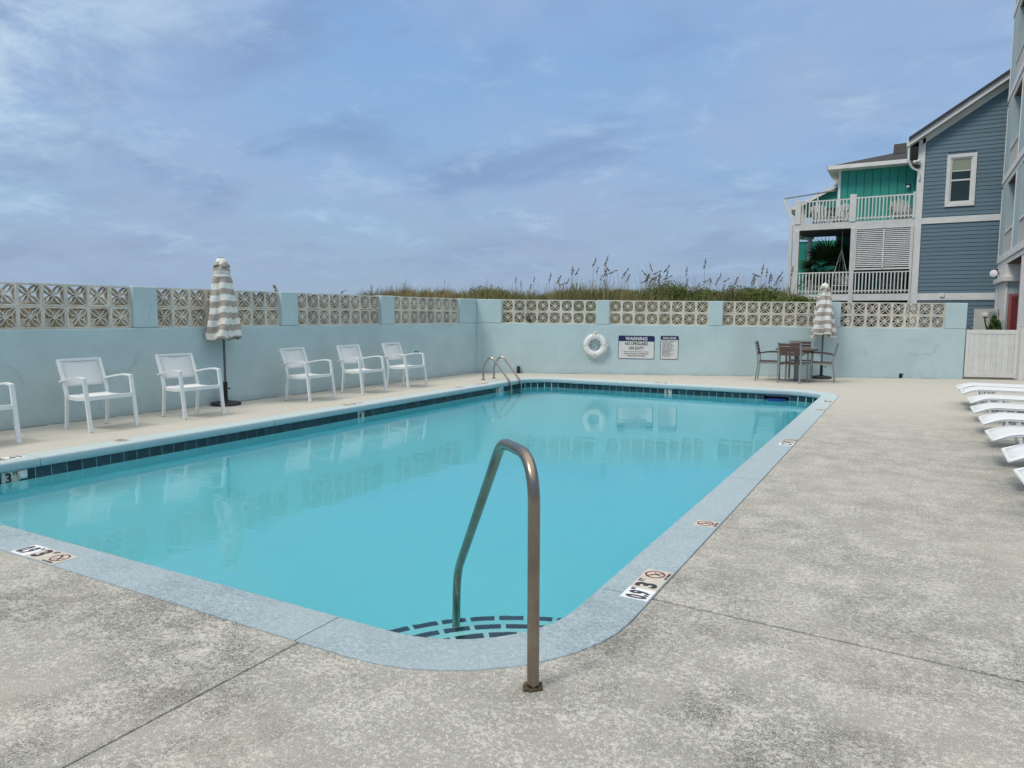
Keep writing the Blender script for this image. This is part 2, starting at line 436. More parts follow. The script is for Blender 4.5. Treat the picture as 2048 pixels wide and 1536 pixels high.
def text_mesh(body, size, m, sx=1.0, bold=0.0, align='CENTER', ext=.0008):
    cu = bpy.data.curves.new('lettering', 'FONT'); cu.body = body; cu.size = size; cu.align_x = align; cu.align_y = 'CENTER'
    cu.offset = bold; cu.extrude = ext; cu.resolution_u = 3
    ob = bpy.data.objects.new('tmp', cu); COL.objects.link(ob)
    bpy.context.view_layer.update()
    me = bpy.data.meshes.new_from_object(ob.evaluated_get(bpy.context.evaluated_depsgraph_get()))
    bpy.data.objects.remove(ob); bpy.data.curves.remove(cu)
    for vv in me.vertices: vv.co.x *= sx
    me.materials.clear(); me.materials.append(m); me.name = 'lettering'
    return me

def arc3(pts, r, n=6):
    """round the interior corners of a polyline"""
    pts = [Vector(q) for q in pts]; outp = [pts[0]]
    rr = r if isinstance(r, (list, tuple)) else [r] * len(pts)
    for i in range(1, len(pts) - 1):
        a, b, c = pts[i - 1], pts[i], pts[i + 1]
        u, v_ = (a - b), (c - b); k = min(rr[i], u.length * .49, v_.length * .49)
        p0, p1 = b + u.normalized() * k, b + v_.normalized() * k
        for j in range(n + 1):
            t = j / n; outp.append(p0 * (1 - t) ** 2 + b * 2 * t * (1 - t) + p1 * t * t)
    outp.append(pts[-1]); return outp

# ------------------------------------------------------------------ pool layout
PX0, PX1, PY0, PY1, RC = -7.64, -1.40, 2.51, 14.71, .63
CW = .30
def stations(nc=10):
    """(s, x, y, nx, ny) round the inner coping edge, counter-clockwise from the near-left end of the near edge"""
    st = []; s = 0
    def line(x0, y0, x1, y1, nx, ny):
        nonlocal s
        L = math.hypot(x1 - x0, y1 - y0); st.append((s, x0, y0, nx, ny)); s += L; st.append((s, x1, y1, nx, ny))
    def corner(cx, cy, a0):
        nonlocal s
        for i in range(1, nc):
            a = a0 + math.pi / 2 * i / nc
            st.append((s + RC * math.pi / 2 * i / nc, cx + RC * math.cos(a), cy + RC * math.sin(a), math.cos(a), math.sin(a)))
        s += RC * math.pi / 2
    line(PX0 + RC, PY0, PX1 - RC, PY0, 0, -1); corner(PX1 - RC, PY0 + RC, -math.pi / 2)
    line(PX1, PY0 + RC, PX1, PY1 - RC, 1, 0); corner(PX1 - RC, PY1 - RC, 0)
    line(PX1 - RC, PY1, PX0 + RC, PY1, 0, 1); corner(PX0 + RC, PY1 - RC, math.pi / 2)
    line(PX0, PY1 - RC, PX0, PY0 + RC, -1, 0); corner(PX0 + RC, PY0 + RC, math.pi)
    st.append((s, PX0 + RC, PY0, 0, -1))
    return st, s
ST, PER = stations()
def at_s(s):
    s = s % PER
    for a, b in zip(ST, ST[1:]):
        if a[0] <= s <= b[0] + 1e-9 and b[0] > a[0]:
            t = (s - a[0]) / (b[0] - a[0]); q = [a[i] + (b[i] - a[i]) * t for i in range(1, 5)]
            k = math.hypot(q[2], q[3]); return q[0], q[1], q[2] / k, q[3] / k
    return ST[0][1:]
def s_of(x=None, y=None, side='near'):
    LX = PX1 - PX0 - 2 * RC; LY = PY1 - PY0 - 2 * RC; q = RC * math.pi / 2
    if side == 'near': return x - (PX0 + RC)
    if side == 'right': return LX + q + (y - PY0 - RC)
    if side == 'far': return LX + LY + 2 * q + (PX1 - RC - x)
    return 2 * LX + LY + 3 * q + (PY1 - RC - y)
def ring(d, n=None):
    return [(x + nx * d, y + ny * d) for (_, x, y, nx, ny) in ST[:-1]]
def dedupe(poly):
    o = []
    for q in poly:
        if not o or math.hypot(q[0] - o[-1][0], q[1] - o[-1][1]) > 1e-4: o.append(q)
    return o

# ---- far wall frame
FP = Vector((-9.527, 15.239, 0)); FA = R(21.93); FD = Vector((math.cos(FA), math.sin(FA), 0)); FN = Vector((-math.sin(FA), math.cos(FA), 0))
FLEN = 11.43
LP = Vector((-9.80, 4.55, 0)); LD = Vector((.0255, .99967, 0))
LANG = math.atan2(LD.y, LD.x)

# ------------------------------------------------------------------ ground, dune, sea
def sstep(a, b, x):
    t = np.clip((x - a) / (b - a), 0, 1); return t * t * (3 - 2 * t)
def hump(x, y, k=1.0, ph=0.0):
    return np.sin(x * k + ph) * np.cos(y * k * .8 + ph * 1.7)
def terrain(x, y):
    u2 = (x - FP.x) * FN.x + (y - FP.y) * FN.y           # behind far wall
    s2 = (x - FP.x) * FD.x + (y - FP.y) * FD.y
    u1 = -9.95 - x                                       # behind left wall
    far = sstep(.2, 4.2, u2) * (1 - .55 * sstep(9, 24, u2))
    ridge = (2.10 * sstep(-8.5, -4.2, s2) + 1.25 * (1 - sstep(-8.5, -4.2, s2))) * (1 - sstep(8.3, 10.5, s2))
    hz = far * ridge
    left = sstep(.1, 2.0, u1) * 1.60
    left = left * (1 - .5 * sstep(8, 25, u1))
    z = np.maximum(hz, left * (1 - sstep(0.0, 3.0, u2) * sstep(-8, -4, s2)))
    z = z + (.10 * hump(x, y, .9) + .05 * hump(x, y, 2.3, 1.3)) * sstep(.5, 3, np.maximum(u1, u2)) * (1 - sstep(7.5, 9.5, s2))
    z = z - 2.6 * sstep(28, 60, np.maximum(u1, u2 * (1 - sstep(8, 12, s2))))
    return z - .22
xs = np.concatenate([np.linspace(-90, -32, 20), np.linspace(-31, 8, 118), np.linspace(10, 120, 18)])
ys = np.concatenate([np.linspace(-60, 0, 10), np.linspace(1, 14, 20), np.linspace(14.4, 34, 60), np.linspace(36, 110, 22)])
XX, YY = np.meshgrid(xs, ys); ZZ = terrain(XX, YY)
nx_, ny_ = len(xs), len(ys)
V = np.stack([XX, YY, ZZ], -1).reshape(-1, 3)
# keep the sheet under the pool hole and the deck
inside = (V[:, 0] > -10.1) & (V[:, 1] < 14.9 + .0 * V[:, 0]) & (V[:, 0] < 8)
F = [(j * nx_ + i, j * nx_ + i + 1, (j + 1) * nx_ + i + 1, (j + 1) * nx_ + i) for j in range(ny_ - 1) for i in range(nx_ - 1)
     if not (xs[i] > -8.6 and xs[i + 1] < -.4 and ys[j] > 1.2 and ys[j + 1] < 16)]
me = bpy.data.meshes.new('ground'); me.from_pydata(V.tolist(), [], F); me.materials.append(M_sand); me.shade_smooth()
tag(link('ground', me), kind='structure')
bd = MB(); bd.quadmesh([(-3000, -3000, -3), (3000, -3000, -3), (3000, 3000, -3), (-3000, 3000, -3)], [(0, 1, 2, 3)])
M_sea = mat('sea_water', (.05, .11, .13), .25, spec=.5, var=.4, vscale=.02, bump=.4, bscale=.6, bdist=.15)
tag(bd.build('sea', M_sea), kind='structure')
# backing inland ground at deck side, out to the horizon
gi = MB(); gi.quadmesh([(110, -2500, -.5), (2500, -2500, -.5), (2500, 2500, -.5), (110, 2500, -.5)], [(0, 1, 2, 3)])
tag(gi.build('inland_ground', M_sand), kind='structure')

# ------------------------------------------------------------------ deck slabs
deck = thing('pool_deck', None, None); tag(deck, kind='structure')
oc = dedupe(ring(CW + .004))
G = .004
def fy(x, off=0.0):  # y of far wall base
    return FP.y + (x - FP.x) * math.tan(FA) + off
def ring_between(x_or_y_start, x_or_y_end): ...
idx_near_r = min(range(len(oc)), key=lambda i: (oc[i][0] - (PX1 - RC)) ** 2 + (oc[i][1] - (PY0 - CW)) ** 2)
# corner slab (nearest): x > -2.31, y < 3.43
k0 = [q for q in oc if q[0] > -2.31 and q[1] < 3.42]
cornerpts = sorted(k0, key=lambda q: math.atan2(q[1] - (PY0 + RC), q[0] - (PX1 - RC)))
YB = 3.455; GJ = .008; SJ = .52
slabA = [(-2.31 + G, -6), (9, -6), (9, YB - SJ - GJ), (PX1 + CW + .004, YB - GJ)] + [q for q in cornerpts[::-1]] + [(-2.31 + G, PY0 - CW - .004)]
slabB = [(PX1 + CW + .004, YB + GJ), (9, YB - SJ + GJ), (9, 9.9 - G), (PX1 + CW + .004, 10.42 - G)]
# the rest wraps round left, far and right
farpts = [q for q in oc if q[1] > PY1 - RC - .01]
nearleft = [q for q in oc if q[0] < PX0 + RC + .01 and q[1] < PY0 + RC + .01]
farpts = sorted(farpts, key=lambda q: math.atan2(q[1] - (PY1 - 1.5), q[0] - (PX0 + PX1) / 2))
nearleft = sorted(nearleft, key=lambda q: math.atan2(q[1] - (PY0 + RC), q[0] - (PX0 + RC)) % (2 * math.pi))
slabC = [(-10.0, -6), (-2.31 - G, -6), (-2.31 - G, PY0 - CW - .004)] + nearleft[::-1] + farpts[::-1] + \
        [(PX1 + CW + .004, 10.42 + G), (9, 9.9 + G), (9, 22.2), (3.2, 20.35)] + [(FP.x + .1, fy(FP.x + .1, .1)), (-10.0, fy(-10.0, .1))]
for sl in (slabA, slabB, slabC):
    MB().prism(dedupe(sl), -.16, 0).build('deck_slab', M_deck, deck, bevel=.006)
tag(MB().box(-9.7, 9, -6, 2.2, -.19, -.17).build('joint_bed', M_bed, deck))
# thin filler of grime inside joints
jf = MB()
jf.box(-2.33, -2.29, -6, 2.2, -.10, -.012)
jf.quadmesh([(-1.09, 3.42, -.012), (9, 2.90, -.012), (9, 2.97, -.012), (-1.09, 3.49, -.012)], [(0, 1, 2, 3)])
jf.quadmesh([(-1.09, 10.39, -.004), (9, 9.87, -.004), (9, 9.93, -.004), (-1.09, 10.45, -.004)], [(0, 1, 2, 3)])
jf.build('joint_filler', M_bed, deck)

# ------------------------------------------------------------------ coping
coping = thing('pool_coping', None, None); tag(coping, kind='structure')
prof = [(.30, -.14), (.30, .0)]
prof = [(.298, -.14), (.298, -.004), (.294, 0), (.022, .0), (.010, -.004), (.002, -.013), (0, -.026), (.0, -.082), (.008, -.092), (.10, -.095), (.10, -.14)]
cuts = sorted([s_of(x=-2.34, side='near'), s_of(x=-5.4, side='near'), s_of(y=3.46, side='right'), s_of(y=6.5, side='right'), s_of(y=9.6, side='right'),
        s_of(y=12.7, side='right'), s_of(x=-3.55, side='far'), s_of(x=-5.6, side='far'), s_of(y=13.05, side='left'), s_of(y=10.0, side='left'),
        s_of(y=6.95, side='left'), s_of(y=3.9, side='left')])
for a, b in zip(cuts, cuts[1:] + [cuts[0] + PER]):
    a += .003; b -= .003
    ss = [a] + [q[0] + off for off in (0, PER) for q in ST if a < q[0] + off < b] + [b]
    ss = [q for i, q in enumerate(ss) if i == 0 or q - ss[i - 1] > 1e-5]
    mb = MB(); vs = []; n = len(prof)
    for q in ss:
        x, y, nx, ny = at_s(q)
        vs += [(x + nx * d, y + ny * d, z) for d, z in prof]
    fs = [tuple(range(n)), tuple((len(ss) - 1) * n + k for k in range(n))[::-1]]
    for i in range(len(ss) - 1):
        for k in range(n):
            c, e = i * n + k, i * n + (k + 1) % n; fs.append((c, c + n, e + n, e))
    mb.quadmesh(vs, fs).build('coping_section', M_coping, coping, smooth=True)
cb = MB(); vs = []; fs = []
for (_, x, y, nx, ny) in ST: vs += [(x + nx * .06, y + ny * .06, -.012), (x + nx * .33, y + ny * .33, -.012)]
fs = [(2 * i, 2 * i + 1, 2 * i + 3, 2 * i + 2) for i in range(len(ST) - 1)]
cb.quadmesh(vs, fs).build('joint_filler', M_bed, coping)

# depth and no-diving tiles set in the coping
def marker(kinds, x, y, rz, z=.003, parent=coping, name='depth_marker'):
    """kinds: list of 'M:0.9' 'F:3' 'N' laid left to right; origin = left end, text up = local +y"""
    e = None
    for i, k in enumerate(kinds):
        wdt = .152
        M = Matrix.Translation((x, y, 0)) @ Matrix.Rotation(rz, 4, 'Z')
        c = M @ Vector((wdt * (i + .5) + .002 * i, .076, 0))
        tl = MB().box(-.075, .075, -.075, .075, -.01, .0035).build('depth_tile', M_markw if k[0] == 'M' else M_markt, parent, loc=(c.x, c.y, 0), rot=(0, 0, rz), bevel=.001, seg=1)
        def put(me, px, py): link(me.name, me, tl, loc=(px, py, .0042))
        if k[0] == 'M':
            put(text_mesh(k[2:], .15, M_markk, .56, .005), -.014, -.010); put(text_mesh('M', .035, M_markk, .9, .001), .056, .045)
        elif k[0] == 'F':
            put(text_mesh(k[2:], .155, M_markk, .95, .006), -.02, -.006); put(text_mesh('FT', .045, M_markk, .8, .0012), .045, .045)
        else:
            rg = MB(); seg = 28; vs = []; fs = []
            for q in range(seg):
                a = 2 * math.pi * q / seg
                for r_ in (.046, .057): vs.append((r_ * math.cos(a), .008 + r_ * math.sin(a), 0))
            fs = [(2 * q, 2 * q + 1, (2 * q + 3) % (2 * seg), (2 * q + 2) % (2 * seg)) for q in range(seg)]
            rg.quadmesh(vs, fs)
            rg.quadmesh([(-.040, .044, 0), (-.032, .050, 0), (.040, -.028, 0), (.032, -.034, 0)], [(0, 1, 2, 3)])
            me = rg.mesh('no_diving_symbol', M_markr); link('no_diving_symbol', me, tl, loc=(0, 0, .0046))
            dv = MB()   # little diver silhouette
            dv.quadmesh([(-.018, .03, 0), (-.008, .036, 0), (.012, .004, 0), (.002, -.002, 0)], [(0, 1, 2, 3)])
            dv.quadmesh([(.004, .006, 0), (.03, .022, 0), (.034, .015, 0), (.010, -.002, 0)], [(0, 1, 2, 3)])
            dv.quadmesh([(.0, .004, 0), (.008, -.004, 0), (-.008, -.03, 0), (-.016, -.026, 0)], [(0, 1, 2, 3)])
            dv.quadmesh([(-.03, .036, 0), (-.022, .042, 0), (-.016, .034, 0), (-.024, .028, 0)], [(0, 1, 2, 3)])
            link('diver_symbol', dv.mesh('diver_symbol', M_markk), tl, loc=(0, 0, .0042))
            put(text_mesh('NO DIVING', .018, M_markk, 1.1, .0006), 0, -.064)
H = math.pi / 2
marker(['M:0.9', 'F:3', 'N'], -1.105, 3.40, H)
marker(['N'], -1.110, 4.845, H)
marker(['M:1.2', 'F:4', 'N'], -1.107, 8.41, H)
marker(['N'], -1.107, 11.82, H)
marker(['M:1.5', 'F:5'], -1.107, 12.95, H)
marker(['M:0.9', 'F:3', 'N'], -4.74, 2.215, 0)
marker(['M:0.9', 'F:3', 'N'], -7.935, 3.84, -H)
marker(['N'], -7.935, 4.97, -H)
marker(['M:1.2', 'F:4', 'N'], -7.935, 9.04, -H)
marker(['N'], -7.935, 11.99, -H)
marker(['M:1.5', 'F:5', 'N'], -7.935, 13.05, -H)
marker(['M:1.5', 'F:5', 'N'], -4.35, 15.005, math.pi)

# ------------------------------------------------------------------ pool shell, tile band, steps
nt = int(PER / .1555); pitch = PER / nt
_s0, _s1 = s_of(x=-2.10, side='far'), s_of(x=-2.53, side='far')
gone = [i for i in range(nt) if _s0 < (i + .5) * pitch < _s1]
skm0, skm1 = gone[0] * pitch, (gone[-1] + 1) * pitch
skw = (skm1 - skm0) / 2 + .003
pool = thing('swimming_pool', None, None); tag(pool, kind='structure')
rg = dedupe(ring(.036)); n = len(rg)
def floor_z(y): return -1.12 - .055 * max(0, y - 3.5)
sh = MB(); vs = [(x, y, -.096) for x, y in rg] + [(x, y, floor_z(y)) for x, y in rg]
SKA, SKB = at_s(skm1)[0], at_s(skm0)[0]
fs = []
for i in range(n):
    (xa_, ya_), (xb_, yb_) = rg[i], rg[(i + 1) % n]
    if abs(ya_ - yb_) < 1e-6 and ya_ > 10 and abs(xa_ - xb_) > 1:
        yy = ya_; o_ = len(vs); zf = floor_z(yy)
        for xx_ in (xa_, SKB, SKA, xb_): vs += [(xx_, yy, -.096), (xx_, yy, -.245), (xx_, yy, zf)]
        fs += [(o_, o_ + 3, o_ + 4, o_ + 1), (o_ + 6, o_ + 9, o_ + 10, o_ + 7)]
        fs += [(o_ + 1 + 3 * q, o_ + 4 + 3 * q, o_ + 5 + 3 * q, o_ + 2 + 3 * q) for q in range(3)]
    else: fs.append((i, (i + 1) % n, n + (i + 1) % n, n + i))
sh.quadmesh(vs, fs)
# floor as strips in y
rr = sorted(set([round(y, 4) for _, y in rg]))
o = len(sh.v)
def xspan(y):
    xs_ = [x for x, yy in rg if abs(yy - y) < 2e-3]; return min(xs_), max(xs_)
rows = [y for y in rr]
vs = []
for y in rows:
    a, b = xspan(y); vs += [(a, y, floor_z(y)), (b, y, floor_z(y))]
fs = [(2 * i, 2 * i + 1, 2 * i + 3, 2 * i + 2) for i in range(len(rows) - 1)]
sh.quadmesh(vs, fs)
me = sh.mesh('pool_shell', M_plaster)
link('pool_shell', me, pool)
# tile band
tm = MB().box(-.0735, .0735, 0, .011, -.247, -.099).mesh('tile', M_tile)
skip = []
def near_s(s, x=None, y=None, side='left', half=.075): return abs(s - s_of(x, y, side)) < half
special = [(s_of(y=3.61, side='left'), 'F:3'), (s_of(y=8.72, side='left'), 'F:4'), (s_of(y=13.33, side='left'), 'M:1.5'), (s_of(y=13.18, side='left'), 'F:5'), (s_of(x=-4.50, side='far'), 'F:5')]
fit = s_of(y=3.745, side='left')
for i in range(nt):
    s = (i + .5) * pitch
    if skm0 < s < skm1: continue
    sp = [k for (q, k) in special if abs(q - s) <= pitch / 2]
    x, y, nx, ny = at_s(s)
    rz = math.atan2(-nx, ny)      # local +y -> outward normal
    loc = (x + nx * .0285, y + ny * .0285, 0)
    if sp:
        k = sp[0]
        tl = MB().box(-.0755, .0755, -.002, .011, -.25, -.098).build('depth_tile', M_markt if k[0] == 'F' else M_markw, pool, loc=loc, rot=(0, 0, rz))
        # lettering faces the pool: local -y, reading left to right for a viewer in the pool
        def putv(me, px, pz): link(me.name, me, tl, loc=(px, -.0035, pz), rot=(H, 0, 0))
        if k[0] == 'F': putv(text_mesh(k[2:], .135, M_markk, .9, .005), -.018, -.168); putv(text_mesh('FT', .045, M_markk, .8, .0012), .045, -.128)
        else: putv(text_mesh(k[2:], .10, M_markk, .72, .004), 0, -.17)
    else:
        link('tile', tm, pool, loc, (0, 0, rz))
# return fitting on the band
x, y, nx, ny = at_s(fit + .01)
ft = MB().box(-.045, .045, -.016, -.002, -.19, -.10).build('wall_fitting', M_markt, pool, loc=(x + nx * .0285, y + ny * .0285, 0), rot=(0, 0, math.atan2(-nx, ny)), bevel=.004)
MB().lathe([(.032, 0), (.032, .006), (.024, .008), (.022, .002), (.006, .002), (.006, .010)], 20).build('fitting_ring', M_sling, ft, loc=(0, -.016, -.145), rot=(H, 0, 0))
# skimmer mouth with blue float
x, y, nx, ny = at_s((skm0 + skm1) / 2)
sk = MB()
sk.box(-skw, skw, .0, .25, -.247, -.237); sk.box(-skw, -skw + .008, .0, .25, -.237, -.10); sk.box(skw - .008, skw, .0, .25, -.237, -.10)
sk.box(-skw, skw, .25, .26, -.247, -.10); sk.box(-skw, skw, 0, .26, -.10, -.096)
sko = sk.build('skimmer_mouth', M_black, pool, loc=(x + nx * .03, y + ny * .03, 0), rot=(0, 0, math.atan2(-nx, ny)))
MB().lathe([(.0, -.012), (.17, -.012), (.185, .0), (.19, .014), (.03, .02), (0, .02)], 28).build('blue_float', M_blue, sko, loc=(0, -.06, -.195), smooth=True)
# corner steps
steps = thing('corner_steps', None, None); tag(steps, kind='structure')
for (rad, zt) in ((.85, -.35), (1.15, -.60), (1.47, -.86)):
    pl = [(PX1 + .03, PY0 - .03)] + [(PX1 + rad * math.cos(a) + .0, PY0 + rad * math.sin(a)) for a in np.linspace(H - .02, math.pi + .02, 24)]
    st_ = MB().prism(pl, -1.2, zt).build('step', M_plaster, steps, bevel=.008)
    L = .15 / (rad - .035); g = .03 / (rad - .035); a = H + .03 + (.05 if rad > 1 else 0)
    while a + L < math.pi - .01:
        q = [((rad - .065) * math.cos(t), (rad - .065) * math.sin(t)) for t in np.linspace(a, a + L, 4)] + \
            [((rad - .012) * math.cos(t), (rad - .012) * math.sin(t)) for t in np.linspace(a + L, a, 4)]
        MB().prism([(PX1 + u, PY0 + v) for u, v in q], zt - .004, zt + .004).build('step_tile', M_tile, st_)
        a += L + g
# water
wt = dedupe(ring(.033))
wm = MB(); wm.quadmesh([(x, y, -.2) for x, y in wt], [tuple(range(len(wt)))])
wo = wm.build('water', M_water); tag(wo, kind='structure')
if wo.data.polygons[0].normal.z < 0: wo.data.flip_normals()

# ------------------------------------------------------------------ breeze block
def block_mesh():
    """0.29 square, 0.10 thick; lies in x-z plane, front face at y=0, depth to +y"""
    b = MB(); s_ = .146; t = .024; D = .10
    b.box(-s_, s_, 0, D, s_ - t, s_); b.box(-s_, s_, 0, D, -s_, -s_ + t)
    b.box(-s_, -s_ + t, 0, D, -s_ + t, s_ - t); b.box(s_ - t, s_, 0, D, -s_ + t, s_ - t)
    c = s_ - t + .004
    for qx in (-1, 1):
        for qz in (-1, 1):
            a0 = Vector((0, 0, 0)); a1 = Vector((qx * c, 0, qz * c)); d = (a1 - a0); nrm = Vector((-d.z, 0, d.x)).normalized()
            for sg in (-1, 1):
                pts = []
                for k in range(6):
                    u = k / 5; bul = .030 * math.sin(math.pi * min(1, u * 1.0)) * sg
                    pts.append(a0 + d * u + nrm * bul)
                vs = []
                for k, q in enumerate(pts):
                    dd = (pts[min(k + 1, 5)] - pts[max(k - 1, 0)]).normalized(); nn = Vector((-dd.z, 0, dd.x)) * (.0062)
                    yy = .006
                    vs += [q + nn + Vector((0, yy, 0)), q - nn + Vector((0, yy, 0)), q - nn + Vector((0, D - .006, 0)), q + nn + Vector((0, D - .006, 0))]
                fs = []
                for k in range(5):
                    for j in range(4): e, f = 4 * k + j, 4 * k + (j + 1) % 4; fs.append((e, e + 4, f + 4, f))
                b.quadmesh(vs, fs)
    return b.mesh('breeze_block', M_block)
BM = block_mesh()

def block_wall(name, label, origin, ang, tilt, length, panels, top, sill, thick, lip, rowshift=0, extend0=0, mats=M_wall, hole=None):
    """local x along the wall, +y away from the pool; panels list of (s0, s1)"""
    rt = thing(name, label, 'wall', origin, ang)
    if tilt: rt.rotation_euler = (0, tilt, ang)
    z0 = -.25
    # lower wall body and piers form the painted masonry
    if hole:
        h0, h1, hz = hole
        b = MB().prism([(-extend0, z0), (h0, z0), (h0, hz), (h1, hz), (h1, z0), (length, z0), (length, sill), (-extend0, sill)], 0, thick, 'y')
    else:
        b = MB().box(-extend0, length, 0, thick, z0, sill)
    b.build('masonry', mats, rt, bevel=.012)
    edges = [-extend0] + [q for pr in panels for q in pr] + [length]
    for i in range(0, len(edges), 2):
        a, e = edges[i], edges[i + 1]
        if e - a > .05: MB().box(a, e, -.004, thick + .03, sill + .002, top).build('pier', mats, rt, bevel=.014)
    for (a, e) in panels:
        nb = max(1, round((e - a) / .2945)); pt = (e - a) / nb
        for r_ in range(2):
            for k in range(nb):
                o = link('breeze_block', BM, rt, (a + pt * (k + .5), .07 + random.uniform(-.003, .003), sill + .149 + r_ * .296 + random.uniform(-.001, .001)),
                         (0, random.choice((0, 0, 0, H, math.pi)) + random.uniform(-.006, .006), 0))
                o.scale = (pt / .293, 1, 1.0)
    return rt
fw = block_wall('far_block_wall', 'light blue stucco wall with decorative blocks behind the life ring and warning sign', FP, FA, R(.44), FLEN,
                [(.62, 2.97), (3.28, 5.65), (5.97, 8.24), (8.66, 10.98)], 1.838, 1.245, .2, .02, hole=(10.035, 10.125, .19))
lw = block_wall('left_block_wall', 'light blue stucco wall with decorative blocks behind the white armchairs', LP - LD * 9, LANG, 0, 9 + 10.69 + .1,
                [(9 - 7.9, 9 - 5.55), (9 - 5.25, 9 - 2.9), (9 - .55, 9 + 1.79) if False else (9 - .56, 9 + 1.80), (9 + 2.17, 9 + 4.50), (9 + 4.88, 9 + 7.14), (9 + 7.55, 9 + 9.98)],
                1.84, 1.245, .2, .02)
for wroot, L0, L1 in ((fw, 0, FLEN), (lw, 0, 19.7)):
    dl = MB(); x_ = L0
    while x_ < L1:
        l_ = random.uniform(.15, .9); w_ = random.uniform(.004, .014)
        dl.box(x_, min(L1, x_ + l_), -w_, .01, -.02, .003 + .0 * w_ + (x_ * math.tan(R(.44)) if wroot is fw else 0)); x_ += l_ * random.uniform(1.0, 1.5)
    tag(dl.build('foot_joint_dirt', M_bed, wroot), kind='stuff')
# weep hole rim
MB().box(10.03, 10.13, -.006, .02, .19, .205).box(10.02, 10.035, -.006, .02, 0, .205).build('weep_hole_rim', M_wall, fw)
MB().box(10.04, 10.12, .12, .16, 0, .19).build('weep_hole_back', M_black, fw)

# ------------------------------------------------------------------ things on the far wall
def on_far(s, z, off=0.0):      # point on the wall's pool face
    tl = math.tan(R(.44)) * s
    q = FP + FD * s - FN * off; return Vector((q.x, q.y, z))
# life ring
lr = thing('life_ring', 'white life ring with rope hanging on the far wall beside the warning sign', 'life ring', on_far(2.955, .715, .07), FA)
tr = MB(); vs = []; fs = []
A_, B_ = 40, 12
for i in range(A_):
    a = 2 * math.pi * i / A_
    for j in range(B_):
        b_ = 2 * math.pi * j / B_; r_ = .215 + .075 * math.cos(b_)
        vs.append((r_ * math.cos(a), .05 * math.sin(b_), r_ * math.sin(a)))
fs = [(i * B_ + j, ((i + 1) % A_) * B_ + j, ((i + 1) % A_) * B_ + (j + 1) % B_, i * B_ + (j + 1) % B_) for i in range(A_) for j in range(B_)]
tr.quadmesh(vs, fs).build('ring', M_ring, lr, smooth=True)
for a in (0, 90, 180, 270):
    sm = MB(); vs = []
    for da in (-.11, .11):
        for j in range(13):
            b_ = 2 * math.pi * j / 12; r_ = .215 + .079 * math.cos(b_); aa = R(a + 90) + da
            vs.append((r_ * math.cos(aa), .054 * math.sin(b_), r_ * math.sin(aa)))
    sm.quadmesh(vs, [(j, j + 1, 14 + j, 13 + j) for j in range(12)]).build('strap', M_signw, lr, smooth=True)
rp = []
for i in range(49):
    a = 2 * math.pi * i / 48 + H; k = abs(math.sin(2 * (a - H)))
    rp.append(((.288 + .035 * k) * math.cos(a), -.02 + .0 * k, (.288 + .03 * k) * math.sin(a) - .012 * k))
MB().tube(rp, .005, 6).build('grab_rope', M_rope, lr, smooth=True)
for k, pts in enumerate([[(-.06, -.055, .30), (-.07, -.065, .15), (-.03, -.03, .06), (-.09, -.03, .04), (-.19, -.055, .05)],
                         [(.08, -.055, .30), (.085, -.065, .15), (.05, -.03, .06), (.12, -.03, .03), (.22, -.055, .04)],
                         [(.02, -.055, .32), (.015, -.065, .15), (.03, -.02, 0), (.01, -.02, -.12), (-.05, -.02, -.13), (-.08, -.02, -.03), (-.02, -.02, .04), (.04, -.02, -.05), (.0, -.02, -.13)],
                         [(.29, -.03, .0), (.27, -.02, -.12), (.24, .01, -.26), (.16, .02, -.35), (.06, .02, -.36), (.0, .0, -.30), (-.06, .02, -.35), (-.13, .03, -.39)]]):
    MB().tube(arc3(pts, .08, 4), .0055, 6).build('rope', M_rope, lr, smooth=True)
MB().box(-.02, .02, -.02, .065, .27, .31).box(-.02, .02, -.06, -.02, .29, .34).build('hook', M_lampw, lr, bevel=.004)
for q in ((.305, 0), (0, -.305)):
    MB().sphere((q[0], -.02, q[1]), .022, 10, 6).build('rope_knot', M_rope, lr, smooth=True)

def rrect(w_, h_, r_, n=4):
    o = []
    for cx, cy, a0 in ((w_ / 2 - r_, h_ / 2 - r_, 0), (-w_ / 2 + r_, h_ / 2 - r_, 90), (-w_ / 2 + r_, -h_ / 2 + r_, 180), (w_ / 2 - r_, -h_ / 2 + r_, 270)):
        for i in range(n + 1):
            a = R(a0 + 90 * i / n); o.append((cx + r_ * math.cos(a), cy + r_ * math.sin(a)))
    return o
def sign(name, label, s, z, w_, h_, head, headsize, lines, tilt):
    # local frame: x right, z up, face toward -y
    t = thing(name, label, 'sign', on_far(s, z, .008), FA, rot=(0, R(tilt), FA))
    MB().prism(rrect(w_, h_, .03), 0, .006, 'y').build('sign_plate', M_signb, t)
    MB().prism(rrect(w_ - .024, h_ - .024, .022), -.0015, 0, 'y').build('sign_face', M_signw, t)
    hh = headsize * 1.25
    MB().box(-w_ / 2 + .012, w_ / 2 - .012, -.0035, -.0016, h_ / 2 - .012 - hh, h_ / 2 - .012).build('header_band', M_signb, t)
    link('lettering', text_mesh(head[0], head[1], M_signw, head[2], head[3]), t, (0, -.0046, h_ / 2 - .012 - hh / 2), (H, 0, 0))
    for (txt, size, sx, bold, zz, xx, al) in lines:
        link('lettering', text_mesh(txt, size, M_signk, sx, bold, al), t, (xx, -.0028, zz), (H, 0, 0))
    return t
